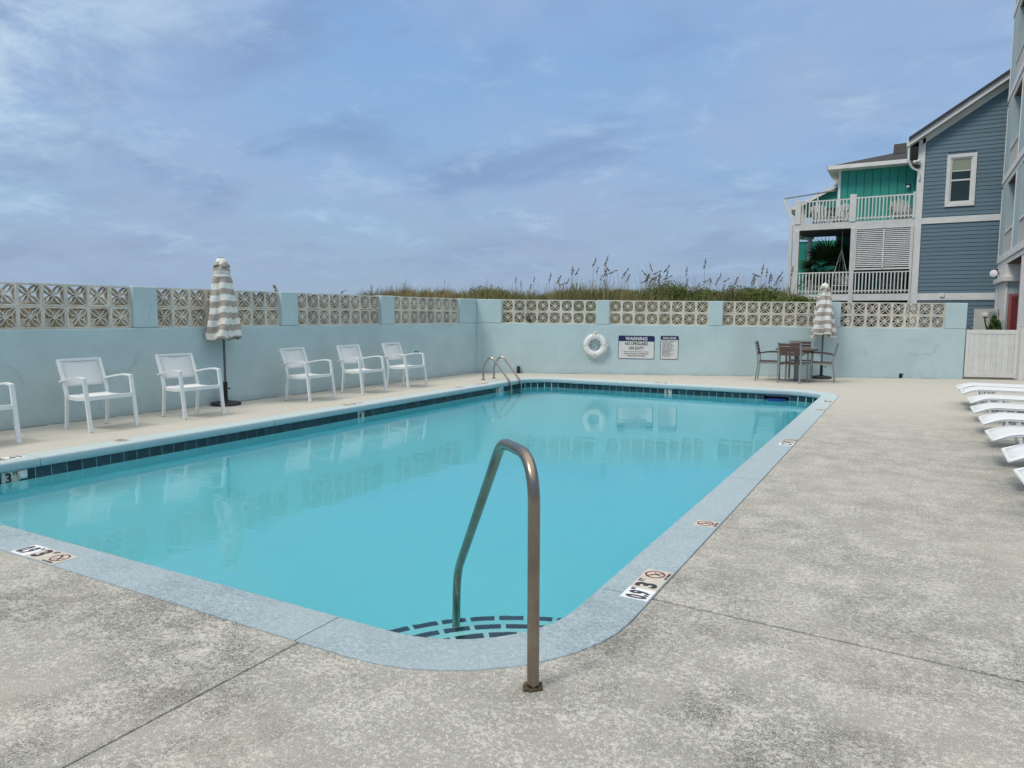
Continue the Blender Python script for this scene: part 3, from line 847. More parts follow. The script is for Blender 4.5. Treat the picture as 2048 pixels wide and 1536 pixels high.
sign('warning_sign', 'wide WARNING sign with blue header reading no lifeguard on duty', 3.955, .668, .87, .565, ('WARNING', .115, .95, .003), .10,
     [('NO LIFEGUARD', .098, .80, .0024, .085, 0, 'CENTER'), ('ON DUTY', .098, .80, .0024, -.022, 0, 'CENTER'),
      ('Persons under the age of 12 should not use the pool', .029, .98, .0005, -.105, 0, 'CENTER'),
      ('WITHOUT AN ADULT IN ATTENDANCE', .036, .92, .0009, -.158, 0, 'CENTER'), ('SWIM AT YOUR OWN RISK', .038, .92, .0009, -.208, 0, 'CENTER')], .6)
rl = []
zz = .165
for i, ln in enumerate(['Shower before entering the pool', 'No running or rough play', 'No diving at any time', 'No glass in the pool area', 'No food or drink in the pool', 'No pets in the pool area',
                        'Persons with open sores or', 'infections may not swim', 'Children must have an adult', 'with them at all times', 'Pool closes at dark',
                        'Proper swim wear required', 'Pool for guests only', 'Swim at your own risk']):
    rl.append((ln, .026, .95, .0004, zz, -.175, 'LEFT')); zz -= .0285
sign('rules_sign', 'narrow POOL RULES sign with many small lines of text', 4.745, .668, .43, .57, ('POOL RULES', .062, .9, .002), .066, rl, .8)
tag(MB().lathe([(.038, 0), (.042, .02), (.040, .17), (.034, .175), (.034, .16)], 16).build('pipe_stub', M_black, None, loc=tuple(on_far(1.07, 0, .06)), smooth=True),
    'short black pipe standing on the deck against the far wall', 'pipe')
# ------------------------------------------------------------------ hand rail at the steps
rail = thing('hand_rail', 'bent steel hand rail rising from the deck into the pool corner steps', 'hand rail', (-1.225, 2.371, 0), R(135))
MB().tube(arc3([(0, 0, -.05), (0, 0, .845), (.10, 0, .90), (.50, 0, .905), (1.42, 0, -.02), (1.54, 0, -.13), (1.54, 0, -.9)],
               [0, .10, .10, .20, .10, .10, 0], 8) if False else
          arc3([(0, 0, -.05), (0, 0, .915), (.475, 0, .89), (1.50, 0, -.075), (1.535, 0, -.90)], [0, .20, .10, .15, 0], 10), .0238, 18).build('rail', M_bronze, rail, smooth=True)
gr = MB()
for i in range(46):
    a = random.uniform(0, 2 * math.pi); r_ = random.uniform(.026, .042)
    gr.sphere((r_ * math.cos(a), r_ * math.sin(a), random.uniform(0, .006)), random.uniform(.004, .009), 5, 4)
gr.lathe([(.034, -.004), (.034, .003), (.024, .008)], 16)
gr.build('grout_collar', M_rust, rail)

# ladder
ld = thing('pool_ladder', 'stainless steel pool ladder with two looped rails at the far left corner', 'ladder', (-7.9, 13.8, 0))
for dy in (-.235, .225):
    pts = [(-.40, dy, -.1), (-.40, dy, .30), (-.20, dy, .56), (.02, dy, .30), (.27, dy, .0), (.31, dy, -.10), (.31, dy, -1.25)]
    MB().tube(arc3(pts, [0, .2, .28, .2, .1, .06, 0], 8), .0235, 12).build('rail', M_steel, ld, smooth=True)
    MB().lathe([(.05, 0), (.048, .012), (.022, .02)], 16).build('escutcheon', M_steel, ld, loc=(-.40, dy, .001), smooth=True)
for z in (-.27, -.55, -.83, -1.1):
    MB().box(.26, .36, -.235, .225, z - .012, z + .012).build('ladder_step', M_steel, ld, bevel=.005)

# ------------------------------------------------------------------ white arm chairs
def make_armchair():
    t = thing('armchair', '', 'chair', group='white armchairs along the left wall')
    # local +x = front ; width along y
    wf, wr = .305, .265
    for sg in (-1, 1):
        MB().path(arc3([(.285, sg * wf, 0), (.235, sg * wf, .43), (.205, sg * wf, .655)], .05, 3), .026, .046, (0, 1, 0)).build('leg', M_white, t)
        MB().path(arc3([(-.27, sg * wr, 0), (-.225, sg * wr, .42), (-.26, sg * wr, .56), (-.375, sg * wr, .87)], [0, .08, .1, 0], 4), .024, .040, (0, 1, 0)).build('leg', M_white, t)
        MB().path(arc3([(.222, sg * wf, .655), (.08, sg * wf, .672), (-.12, sg * (wf * .5 + wr * .5), .645), (-.33, sg * wr * 1.04, .60)], [0, .15, .15, 0], 5), .044, .02).build('armrest', M_white, t)
        MB().path([(.235, sg * (wf - .025), .415), (.0, sg * (wr), .395), (-.225, sg * (wr - .022), .40)], .024, .045).build('seat_rail', M_white, t)
        MB().box(-.012, .012, -.02, .02, 0, .012).build('glide', M_black, t, loc=(.285, sg * wf, 0)); MB().box(-.012, .012, -.02, .02, 0, .012).build('glide', M_black, t, loc=(-.27, sg * wr, 0))
    MB().bar((.232, -.29, .415), (.232, .29, .415), .03, .048).build('front_rail', M_white, t); MB().bar((-.215, -.25, .40), (-.215, .25, .40), .024, .04).build('rear_rail', M_white, t)
    MB().bar((-.372, -.265, .862), (-.372, .265, .862), .026, .03).build('back_rail', M_white, t)
    sl = MB(); nn = 8; vs = []
    for i in range(nn + 1):
        u = i / nn
        for sg in (-1, 1):
            vs.append((.232 - u * .45, sg * (.275 - .02 * u), .443 - .035 * math.sin(math.pi * u) - .01 * u))
    sl.quadmesh(vs, [(2 * i, 2 * i + 1, 2 * i + 3, 2 * i + 2) for i in range(nn)])
    s1 = sl.build('seat', M_sling, t); m_ = s1.modifiers.new('t', 'SOLIDIFY'); m_.thickness = .006
    b = MB(); vs = []
    for i in range(nn + 1):
        u = i / nn; x = -.262 - u * .112; z = .535 + u * .325
        for k, sg in enumerate((-1, 0, 1)): vs.append((x - (.018 * math.sin(math.pi * u) if sg == 0 else 0) - (.012 if sg == 0 else 0), sg * .255, z))
    b.quadmesh(vs, [(3 * i + k, 3 * i + k + 1, 3 * i + k + 4, 3 * i + k + 3) for i in range(nn) for k in range(2)])
    s2 = b.build('backrest', M_sling, t, smooth=True); m_ = s2.modifiers.new('t', 'SOLIDIFY'); m_.thickness = .006
    return t
ac0 = make_armchair()
bpy.context.view_layer.update()
chairs = [((-8.93, 3.90), -1.5, 'white metal armchair cut off by the left edge of the photo'),
          ((-8.955, 5.31), 2, 'white metal armchair left of the closed umbrella, second from the left'),
          ((-8.895, 6.60), -2, 'white metal armchair standing directly in front of the striped umbrella base'),
          ((-8.875, 8.86), 3, 'white metal armchair just right of the left umbrella, first of the group of three'),
          ((-8.86, 10.20), -3, 'white metal armchair in the middle of the three right of the umbrella'),
          ((-8.84, 11.47), 1, 'white metal armchair nearest the pool ladder with a black thing on its arm')]
for i, ((x, y), rz, lb) in enumerate(chairs):
    c = ac0 if i == 0 else copy_tree(ac0)
    c.location = (x, y, 0); c.rotation_euler = (0, 0, R(rz)); c['label'] = lb
bk = MB(); bk.sphere((-.02, 0, .016), .022, 10, 6, (1.1, 1.2, .7)); bk.sphere((.025, .02, .014), .018, 10, 6, (1.2, 1, .8)); bk.sphere((.0, -.02, .022), .014, 8, 6)
tag(bk.build('black_bundle', M_black, None, loc=(-8.80, 11.765, .678), smooth=True), 'small crumpled black thing lying on the arm of the chair nearest the ladder', 'black cloth')

# ------------------------------------------------------------------ closed umbrellas
def umbrella(name, label, loc, z0, z1, rb, seed, crank, folds=7, tie=None, tilt=0):
    rnd = random.Random(seed)
    t = thing(name, label, 'umbrella', loc, 0, 'closed striped patio umbrellas', rot=(0, tilt, 0))
    MB().lathe([(.225, 0), (.235, .02), (.22, .045), (.06, .07), (.035, .085)], 28).build('base', M_black, t, smooth=True)
    MB().lathe([(.032, .08), (.032, .34), (.036, .345), (.036, .37), (.024, .375)], 14).build('base_tube', M_black, t, smooth=True)
    MB().tube([(.032, 0, .27), (.075, 0, .27)], .006, 6).sphere((.085, 0, .27), .016, 8, 6).build('clamp_knob', M_black, t, smooth=True)
    MB().tube([(0, 0, .1), (0, 0, z1)], .019, 14).build('pole', M_polegrey, t, smooth=True)
    # canopy: star-shaped section that opens towards the hem
    nz, na = 44, 112; vs = []; st = []
    ph = [rnd.uniform(-.25, .25) for _ in range(folds)]; am = [rnd.uniform(.6, 1.2) for _ in range(folds)]
    ln = [rnd.uniform(-.05, .05) for _ in range(folds)]
    for i in range(nz + 1):
        u = i / nz                                # 0 top .. 1 hem
        if u < .05: rad = .045 + u * .9
        elif u < .18: rad = .09 + (u - .05) * .45
        else: rad = .125 + (rb - .125) * ((u - .18) / .82) ** .85
        if .15 < u < .24: rad *= 1 - .07 * math.sin(math.pi * (u - .15) / .09)
        for k in range(na):
            a = 2 * math.pi * k / na; fidx = a / (2 * math.pi) * folds + .35 * math.sin(3.1 * u + seed) ; fi = int(fidx) % folds; w_ = fidx - int(fidx)
            w2 = (w_ + ph[fi] * .6) % 1
            sharp = abs(math.sin(math.pi * w2)) ** .42
            depth = (.20 + .44 * u) * am[fi]
            r_ = rad * (1 - depth + depth * sharp)
            drape = math.sin(math.pi * w2 + .8) * u * .018
            z = z1 - .01 - (z1 - z0) * u + (drape + ln[fi] * u + .010 * (sharp - .6) * u + .010 * math.sin(a * 2 + seed))
            r_ += .006 * math.sin(a * 5 + u * 23 + seed) + .004 * math.sin(a * 11 - u * 31)
            aa = a + .22 * math.sin(2.3 * u + seed) * u + .18 * u * math.cos(math.pi * w2)
            vs.append((r_ * math.cos(aa), r_ * math.sin(aa), z)); st.append(u * (z1 - z0) * 1.02 + .012 * math.sin(a * 3 + seed) * u)
    fs = [(i * na + k, i * na + (k + 1) % na, (i + 1) * na + (k + 1) % na, (i + 1) * na + k) for i in range(nz) for k in range(na)]
    mb = MB().quadmesh(vs, fs)
    me = bpy.data.meshes.new('canopy'); me.from_pydata(mb.v, [], mb.f); me.materials.append(M_canvas); me.shade_smooth()
    at = me.attributes.new('stripe', 'FLOAT', 'POINT'); at.data.foreach_set('value', st)
    c = link('canopy', me, t); m_ = c.modifiers.new('t', 'SOLIDIFY'); m_.thickness = .004
    # little vent flap skirt
    vs = []; st = []
    for i in range(5):
        for k in range(48):
            a = 2 * math.pi * k / 48; r_ = .05 + .018 * i + .012 * math.sin(a * folds + seed) * i / 4
            vs.append((r_ * math.cos(a), r_ * math.sin(a), z1 + .004 - .030 * i - .012 * math.sin(a * 4 + seed) * i / 4)); st.append(i * .05)
    fs = [(i * 48 + k, i * 48 + (k + 1) % 48, (i + 1) * 48 + (k + 1) % 48, (i + 1) * 48 + k) for i in range(4) for k in range(48)]
    me = bpy.data.meshes.new('vent_flap'); me.from_pydata(vs, [], fs); me.materials.append(M_canvas); me.shade_smooth()
    at = me.attributes.new('stripe', 'FLOAT', 'POINT'); at.data.foreach_set('value', st)
    c = link('vent_flap', me, t); m_ = c.modifiers.new('t', 'SOLIDIFY'); m_.thickness = .003
    if crank: MB().box(-.03, .03, -.03, .03, z1 - .004, z1 + .018).build('top_cap', M_black, t, bevel=.006)
    else: MB().sphere((0, 0, z1), .03, 10, 6).build('top_cap', M_lampw, t, smooth=True)
    # tie strap
    MB().tube([(.145 * math.cos(a), .145 * math.sin(a), z1 - (z1 - z0) * .21 + .01 * math.sin(2 * a)) for a in np.linspace(0, 2 * math.pi, 25)], .007, 6).build('tie_strap', M_signw, t, smooth=True)
    return t
umbrella('patio_umbrella', 'closed beige striped umbrella on a black base between armchairs at the left wall', (-9.53, 7.69, 0), 1.035, 2.31, .275, 3, True, 5)
umbrella('patio_umbrella', 'closed beige striped umbrella behind the slatted dining table at the far wall', (-1.80, 18.0, 0), .985, 2.18, .30, 11, False, 5)

# ------------------------------------------------------------------ dining set
dt = thing('dining_table', 'round brown table on a grey pedestal by the far wall', 'table', (-2.21, 16.95, 0))
MB().lathe([(.44, .69), (.45, .695), (.45, .715), (.44, .72)], 36).build('table_top', M_tabletop, dt)
MB().lathe([(.33, 0), (.33, .012), (.30, .02), (.06, .03)], 32).build('table_base', M_chairgrey, dt, smooth=True)
MB().lathe([(.052, .02), (.052, .68), (.2, .685), (.2, .69)], 20).build('pedestal', M_chairgrey, dt, smooth=True)
MB().tube([(0, -.35, .67), (0, .35, .67)], .015, 6).tube([(-.35, 0, .67), (.35, 0, .67)], .015, 6).build('brace', M_chairgrey, dt)
def make_dining():
    t = thing('dining_chair', '', 'chair', group='slatted dining chairs round the table')
    wf = .235
    for sg in (-1, 1):
        MB().path([(.22, sg * wf, 0), (.215, sg * wf, .64)], .028, .028, (0, 1, 0)).build('leg', M_chairgrey, t)
        MB().path(arc3([(-.25, sg * wf, 0), (-.20, sg * wf, .42), (-.215, sg * wf, .60), (-.275, sg * wf, .875)], [0, .12, .1, 0], 4), .028, .034, (0, 1, 0)).build('leg', M_chairgrey, t)
        MB().path(arc3([(.235, sg * wf, .645), (.0, sg * wf, .645), (-.23, sg * wf, .60)], .1, 4), .04, .02).build('armrest', M_tabletop, t)
        MB().bar((.21, sg * wf, .41), (-.205, sg * wf, .40), .022, .04).build('seat_rail', M_chairgrey, t)
    MB().path(arc3([(.215, -.235, .395), (.23, 0, .375), (.215, .235, .395)], .1, 4), .02, .035).build('seat_rail', M_chairgrey, t)
    for k in range(6):
        x = .185 - k * .072
        MB().path([(x, -.225, .435), (x, 0, .425), (x, .225, .435)], .062, .014).build('seat_slat', M_wood, t, bevel=.003, seg=1)
    for k in range(4):
        z = .60 + k * .068; x = -.226 - (z - .60) * .22
        MB().path([(x + .004, -.222, z + .02), (x - .02, 0, z + .02), (x + .004, .222, z + .02)], .014, .058).build('back_slat', M_wood, t, bevel=.003, seg=1)
    MB().box(-.30, -.27, -.25, .25, .868, .88).build('top_rail', M_chairgrey, t, bevel=.004)
    return t
dc0 = make_dining(); bpy.context.view_layer.update()
for i, (x, y, rz, lb) in enumerate([(-2.79, 16.86, 4, 'slatted dining chair on the left side of the round table'),
                                    (-2.225, 16.545, 78, 'slatted dining chair on the pool side of the table with its back to the camera'),
                                    (-1.68, 17.00, 184, 'slatted dining chair on the right side of the round table, near the umbrella'),
                                    (-2.20, 17.52, -80, 'slatted dining chair between the round table and the far wall')]):
    c = dc0 if i == 0 else copy_tree(dc0)
    c.location = (x, y, 0); c.rotation_euler = (0, 0, R(rz)); c['label'] = lb

# ------------------------------------------------------------------ sun loungers
def make_lounger():
    t = thing('sun_lounger', '', 'sun lounger', group='white sun loungers in a row on the right')
    w_ = .305
    for sg in (-1, 1):
        pts = arc3([(0.0, sg * w_, .275), (.16, sg * w_, .335), (1.22, sg * w_, .335)], [0, .1, 0], 5)
        MB().tube(pts, .013, 8).build('side_rail', M_white, t, smooth=True)
        MB().tube([(1.22, sg * w_, .335), (1.88, sg * w_, .52)], .016, 8).build('back_rail', M_white, t, smooth=True)
        MB().tube(arc3([(.92, sg * (w_ + .02), .33), (1.08, sg * (w_ + .03), .50), (1.38, sg * (w_ + .03), .555), (1.56, sg * (w_ + .02), .43)], .14, 5), .012, 8).build('armrest', M_white, t, smooth=True)
    for xx, lean in ((.30, .07), (.40, .12), (1.30, -.08)):
        for sg in (-1, 1):
            MB().tube([(xx, sg * (w_ - .01), .33), (xx + lean, sg * (w_ - .03), 0.0)], .014, 8).build('leg', M_white, t, smooth=True)
        MB().tube([(xx + lean * .8, -w_ + .03, .06), (xx + lean * .8, w_ - .03, .06)], .011, 6).build('cross_bar', M_white, t, smooth=True)
    MB().tube([(0, -w_, .275), (0, w_, .275)], .016, 8).build('foot_bar', M_white, t, smooth=True)
    sl = MB(); vs = []; prof_ = arc3([(-.008, 0, .272), (.16, 0, .352), (1.22, 0, .350), (1.86, 0, .54)], [0, .10, .08, 0], 5)
    for q in prof_:
        for k in range(5):
            v_ = -1 + k / 2; vs.append((q.x, v_ * (w_ + .015), q.z - .012 * (1 - v_ * v_) + (-.006 if abs(v_) == 1 else 0)))
    m_ = len(prof_)
    sl.quadmesh(vs, [(5 * i + k, 5 * i + k + 1, 5 * i + k + 6, 5 * i + k + 5) for i in range(m_ - 1) for k in range(4)])
    s1 = sl.build('sling', M_loungew, t, smooth=True); mm = s1.modifiers.new('t', 'SOLIDIFY'); mm.thickness = .007
    return t
lg0 = make_lounger(); bpy.context.view_layer.update()
ords = ['farthest sun lounger, nearest the white gate', 'second sun lounger from the gate, almost touching the farthest one', 'third sun lounger counted from the gate', 'fourth sun lounger counted from the gate',
        'fifth sun lounger counted from the gate', 'sixth sun lounger counted from the gate', 'seventh sun lounger from the gate, next to the nearest one', 'nearest sun lounger, mostly cut off by the right edge']
for i, (x, y, rz) in enumerate([(.70, 13.82, .5), (.725, 13.12, -1), (.75, 11.80, 1), (.72, 10.64, 0), (.735, 9.57, -.5), (.72, 8.40, 1), (.75, 7.28, -1), (.75, 6.27, 1.5)]):
    c = lg0 if i == 0 else copy_tree(lg0)
    c.location = (x, y, 0); c.rotation_euler = (0, 0, R(rz)); c['label'] = 'white ' + ords[i]

# ------------------------------------------------------------------ gate and fence
ga = math.atan2(.30, 1.04)
gt = thing('white_gate', 'low white vinyl gate of vertical boards at the end of the wall', 'gate', (1.10, 19.52, 0), ga)
gL = 1.06
MB().box(0, gL, 0, .05, 1.045, 1.14).build('top_rail', M_vinyl, gt, bevel=.006)
MB().box(0, gL, 0, .05, .05, .145).build('bottom_rail', M_vinyl, gt, bevel=.006)
MB().box(0, .06, 0.001, .049, .145, 1.045).build('stile', M_vinyl, gt, bevel=.004); MB().box(gL - .06, gL, .001, .049, .145, 1.045).build('stile', M_vinyl, gt, bevel=.004)
nb = 8; bw = (gL - .12) / nb
for k in range(nb):
    a = .06 + k * bw
    MB().prism([(a + .001, .014), (a + .012, .008), (a + bw - .012, .008), (a + bw - .001, .014), (a + bw - .001, .040), (a + .001, .040)], .146, 1.044).build('gate_board', M_vinyl, gt)
fp = thing('fence_post', 'white vinyl post at the right side of the gate', 'post', (2.20, 19.80, 0), ga)
MB().box(-.05, .05, -.05, .05, 0, 1.22).build('post', M_vinyl, fp, bevel=.006)
MB().prism([(-.06, -.06), (.06, -.06), (.06, .06), (-.06, .06)], 1.22, 1.24).build('post_cap', M_vinyl, fp, bevel=.008)
fe = thing('vinyl_fence', 'white vinyl fence running on to the right of the gate post', 'fence', (2.28, 19.80, 0), ga + .1)
for k in range(14): MB().box(.02 + k * .15, .165 + k * .15, .0, .03, .05, 1.12).build('fence_board', M_vinyl, fe, bevel=.004, seg=1)
MB().box(0, 2.12, -.006, .036, 1.12, 1.18).build('top_rail', M_vinyl, fe)

# ------------------------------------------------------------------ blue house (gable end toward us, y = 30)
BY = 30.0
bh = thing('blue_house', 'slate blue clapboard house with white trim and one tall window', 'house', (0, BY, 0))
rk = .66
def rake(x): return 7.72 + rk * (x + .02)
XR = 5.2
MB().prism([(-.0, -.3), (2 * XR - .0, -.3), (2 * XR, rake(0)), (XR, rake(XR)), (0, rake(0))], .03, 12, 'y').build('wall', M_siding, bh)
pz = .1375; z = 1.0; i = 0
wx0, wx1, wz0, wz1 = .779, 1.668, 5.29, 7.09
while z < rake(XR):
    top = z + pz
    xl = 0.0
    if top > rake(0): xl = max(0, (z + pz * .5 - 7.72) / rk)
    inb = any(a < top - .01 and b > z + .01 for a, b in ((4.745, 4.95), (2.02, 2.26)))
    segs = [(xl, 3.2)]
    if z < wz1 - .02 and top > wz0 + .02: segs = [(xl, wx0 + .02), (wx1 - .02, 3.2)]
    if not inb or True:
        for (a, b) in segs:
            if b - a < .05: continue
            vs = []
            for x in (a, b):
                off = 0
                vs += [(x, -.002, z), (x, .03, z), (x, .03, top), (x, .014, top)]
            MB().quadmesh(vs, [(0, 1, 2, 3), (7, 6, 5, 4), (0, 3, 7, 4), (0, 4, 5, 1), (3, 2, 6, 7), (1, 5, 6, 2)]).build('siding_board', M_siding, bh)
    z = top; i += 1
MB().box(-.12, .10, -.03, .03, -.2, 7.75).build('corner_board', M_trim, bh, bevel=.006)
MB().box(-.10, 3.4, -.022, .0, 4.735, 4.95).build('belt_board', M_trim, bh, bevel=.005)
MB().box(-.10, 3.4, -.022, .0, 2.02, 2.26).build('belt_board', M_trim, bh, bevel=.005)
# barge boards: inner trim on wall, outer board at the overhang
def slant(z0, z1, y0, y1, x0=-.40, x1=XR): return MB().prism([(x0, rake(x0) + z0), (x1, rake(x1) + z0), (x1, rake(x1) + z1), (x0, rake(x0) + z1)], y0, y1, 'y')
slant(-.20, .02, -.03, .0, 0).build('frieze_board', M_trim, bh)
slant(.02, .20, -.36, -.33).build('barge_board', M_trim, bh)
slant(.01, .03, -.33, 0.0).build('soffit', M_vinyl, bh)
MB().prism([(-.44, rake(-.44) + .2), (XR, rake(XR) + .2), (XR, rake(XR) + .31), (-.44, rake(-.44) + .31)], -.42, 12.3, 'y').prism(
    [(XR, rake(XR) + .2), (2 * XR + .44, rake(-.44) + .2), (2 * XR + .44, rake(-.44) + .31), (XR, rake(XR) + .31)], -.42, 12.3, 'y').build('roof', M_metalroof, bh)
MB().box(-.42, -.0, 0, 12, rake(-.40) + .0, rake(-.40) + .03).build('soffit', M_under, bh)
MB().box(-.50, -.40, -.36, 12, rake(-.4) - .02, rake(-.4) + .16).build('gutter', M_trim, bh, bevel=.01)
MB().path(arc3([(-.42, -.30, 7.66), (-.41, -.28, 6.95), (-.30, -.20, 6.72), (-.07, -.08, 6.60), (-.05, -.07, 6.3)], .08, 4), .058, .05).build('downspout', M_trim, bh)
for k, (x, z) in enumerate(((-.21, 6.93), (-.10, 6.95))):
    MB().sphere((x, -.12, z), .062, 12, 8).build('flood_lamp', M_lampw, bh, smooth=True)
MB().box(-.30, -.05, -.08, .0, 6.72, 6.83).build('lamp_bracket', M_black, bh)
MB().box(.80, .94, -.07, -.022, 2.13, 2.27).build('junction_box', M_trim, bh, bevel=.01)
# window
wn = MB().box(wx0, wx1, -.04, .0, wz1 - .12, wz1).box(wx0, wx1, -.04, .0, wz0, wz0 + .12).box(wx0, wx0 + .12, -.04, 0, wz0 + .12, wz1 - .12).box(wx1 - .12, wx1, -.04, 0, wz0 + .12, wz1 - .12).build('window', M_trim, bh, bevel=.006)
MB().box(wx0 + .12, wx1 - .12, -.005, .03, wz0 + .12, wz0 + .19).box(wx0 + .12, wx1 - .12, -.005, .03, wz1 - .17, wz1 - .12).box(wx0 + .12, wx0 + .165, -.005, .03, wz0 + .19, wz1 - .17).box(
    wx1 - .165, wx1 - .12, -.005, .03, wz0 + .19, wz1 - .17).box(wx0 + .165, wx1 - .165, -.01, .028, 6.17, 6.225).build('sash', M_hwhite, wn)
MB().box(wx0 + .15, wx1 - .15, .02, .024, wz0 + .15, wz1 - .14).build('pane', M_glass, wn)
MB().box(wx0 + .17, wx1 - .17, .015, .0185, 6.53, wz1 - .16).build('blind', M_blind, wn)
MB().box(wx0 + .17, wx1 - .17, .010, .016, 6.50, 6.53).build('blind_rail', M_trim, wn)

# ------------------------------------------------------------------ teal house with decks
th = thing('teal_house', 'teal beach house with two white railed decks and a louvered screen', 'house', (0, BY, 0))
TY = 3.0
MB().box(-2.90, 1.0, TY + .03, 12, -.2, 7.42).build('wall', M_teal, th)
x = -2.90; k = 0
while x < -.12:
    MB().box(x + .012, x + .288, TY, TY + .03, 2.3, 7.44).build('wall_board', M_teal, th, bevel=.006, seg=1); x += .30
MB().box(-2.97, -2.88, TY - .02, TY + .1, -.2, 7.42).build('corner_board', M_trim, th)
# lower level recess wall further back-left
MB().box(-4.55, -2.98, TY + 1.2, TY + 8, -.2, 4.7).build('wing_wall', M_teal, th)
# hip roof
ev = 7.42; xa, ya = -3.35, TY - .5
rf = MB(); rf.quadmesh([(xa, ya, ev + .12), (3, ya, ev + .12), (3, 6.6, 8.72), (-1.15, 6.6, 8.62), (xa, 12, ev + .12), (xa, ya, ev), (3, ya, ev), (xa, 12, ev)],
                       [(0, 1, 2, 3), (0, 3, 4), (5, 7, 4, 0)])
rf.build('roof', M_shingle, th)
rf2 = MB(); rf2.quadmesh([(-1.10, 5.6, 8.40), (3, 5.6, 8.4), (3, 6.4, 9.0), (-.55, 6.4, 8.98), (-1.10, 6.4, 8.96), (-1.10, 6.4, 8.2)], [(0, 1, 2, 3, 4), (0, 4, 5)])
rf2.build('upper_roof', M_shingle, th)
MB().box(xa - .02, 1, ya - .03, ya, ev - .02, ev + .13).build('fascia', M_trim, th)
MB().box(xa - .03, xa, ya - .03, 12, ev - .02, ev + .13).build('fascia', M_trim, th)
MB().box(xa, 1, ya, TY + .05, ev - .03, ev - .01).box(xa, -2.9, TY + .05, 12, ev - .03, ev - .01).build('soffit', M_vinyl, th)
# low wing gable at the back left
wg = MB(); wg.prism([(-4.9, 6.2), (-2.9, 6.2), (-2.9, 7.05), (-3.2, 7.0)], 5.0, 8.0, 'y'); wg.build('wing_wall', M_teal, th)
MB().prism([(-5.2, 6.2), (-4.9, 6.2), (-3.0, 7.12), (-3.0, 7.30)], 4.8, 8.2, 'y').build('wing_roof', M_trim, th)
# deck platforms
def platform(z0, z1, name='deck_fascia'):
    MB().box(-4.22, -.12, -.03, .02, z0, z1).build(name, M_deckwood, th, bevel=.005)
    MB().box(-4.22, -4.17, .02, 4.0, z0, z1).build(name, M_deckwood, th)
    for k in range(14): MB().box(-4.15 + .0, -.12, .03 + k * .21, .225 + k * .21, z1 - .045, z1 - .005).build('deck_board', M_deckwood, th)
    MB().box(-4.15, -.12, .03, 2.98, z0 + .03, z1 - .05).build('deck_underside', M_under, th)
platform(4.72, 4.96); platform(2.02, 2.27)
def railing(xa_, xb_, z0, hgt, y=0.0, pitch=.118):
    MB().box(xa_, xb_, y - .05, y + .05, z0 + hgt, z0 + hgt + .04).build('hand_rail', M_deckwood, th)
    MB().box(xa_, xb_, y - .02, y + .02, z0 + .09, z0 + .14).build('foot_rail', M_deckwood, th)
    x = xa_ + pitch * .6
    while x < xb_ - .03:
        MB().box(x - .02, x + .02, y - .055, y - .02, z0 + .03, z0 + hgt).build('baluster', M_deckwood, th); x += pitch
railing(-3.98, -2.27, 4.96, .82); railing(-2.05, -.20, 4.96, .84)
railing(-4.0, -2.19, 2.27, .80); railing(-2.03, -.20, 2.27, .78)
def post(x0, x1, z0, z1, y0=-.06, y1=.1): MB().box(x0, x1, y0, y1, z0, z1).build('post', M_deckwood, th, bevel=.008)
post(-4.18, -3.98, 4.96, 5.86); post(-2.27, -2.05, 4.96, 5.96); post(-4.19, -4.0, 2.27, 4.72); post(-2.19, -2.03, 1.0, 4.72); post(-.20, -.125, -.2, 4.72); post(-4.19, -4.0, -.2, 2.02)
post(-.20, -.125, 4.96, 5.9)
post(-4.0, -3.86, 2.27, 4.72, 2.6, 2.8)
# side railing of the upper deck, going away from us
MB().box(-4.22, -4.14, .1, 3.0, 5.78, 5.82).build('hand_rail', M_deckwood, th)
for k in range(20): MB().box(-4.20, -4.16, .2 + k * .14, .235 + k * .14, 4.98, 5.78).build('baluster', M_deckwood, th)
# louvered screen
for (a, b) in ((-2.01, -1.10), (-1.06, -.20)):
    for k in range(20):
        z = 3.27 + k * .070
        MB().prism([(-.035, z), (-.028, z - .006), (.035, z + .046), (.028, z + .052)], a, b, 'x').build('louver_slat', M_trim, th)
MB().box(-2.03, -1.99, -.04, .04, 3.18, 4.70).box(-1.10, -1.06, -.045, .045, 3.18, 4.70).box(-.22, -.18, -.04, .04, 3.18, 4.70).box(-2.03, -.18, -.045, .045, 3.16, 3.22).box(-2.03, -.18, -.045, .045, 4.66, 4.715).build('louver_frame', M_trim, th)
# outer flared rail of the back deck
MB().bar((-5.25, 4, 6.58), (-2.95, 4, 6.80), .06, .05).build('hand_rail', M_chairgrey, th)
for xx, a, b in ((-4.92, 5.9, 6.60), (-4.70, 5.6, 6.62), (-3.85, 5.9, 6.74), (-3.05, 5.9, 6.78)): MB().box(xx - .025, xx + .025, 3.97, 4.03, a, b).build('rail_post', M_deckwood, th)
MB().prism([(-5.25, 6.56), (-5.15, 6.56), (-4.70, 5.40), (-4.85, 5.40)], 3.96, 4.04, 'y').build('brace', M_deckwood, th)
MB().box(-4.96, -4.82, 3.93, 4.07, -.2, 5.45).build('post', M_deckwood, th)
MB().box(-4.72, -4.15, 3.95, 6.0, 4.95, 5.30).build('deck_fascia', M_deckwood, th)
# porch lamp on the teal wall
MB().sphere((-.42, TY - .09, 6.55), .07, 10, 8, (1, 1, .8)).build('porch_lamp', M_lampw, th, smooth=True)
MB().box(-.50, -.34, TY - .12, TY, 6.62, 6.66).build('lamp_bracket', M_black, th)

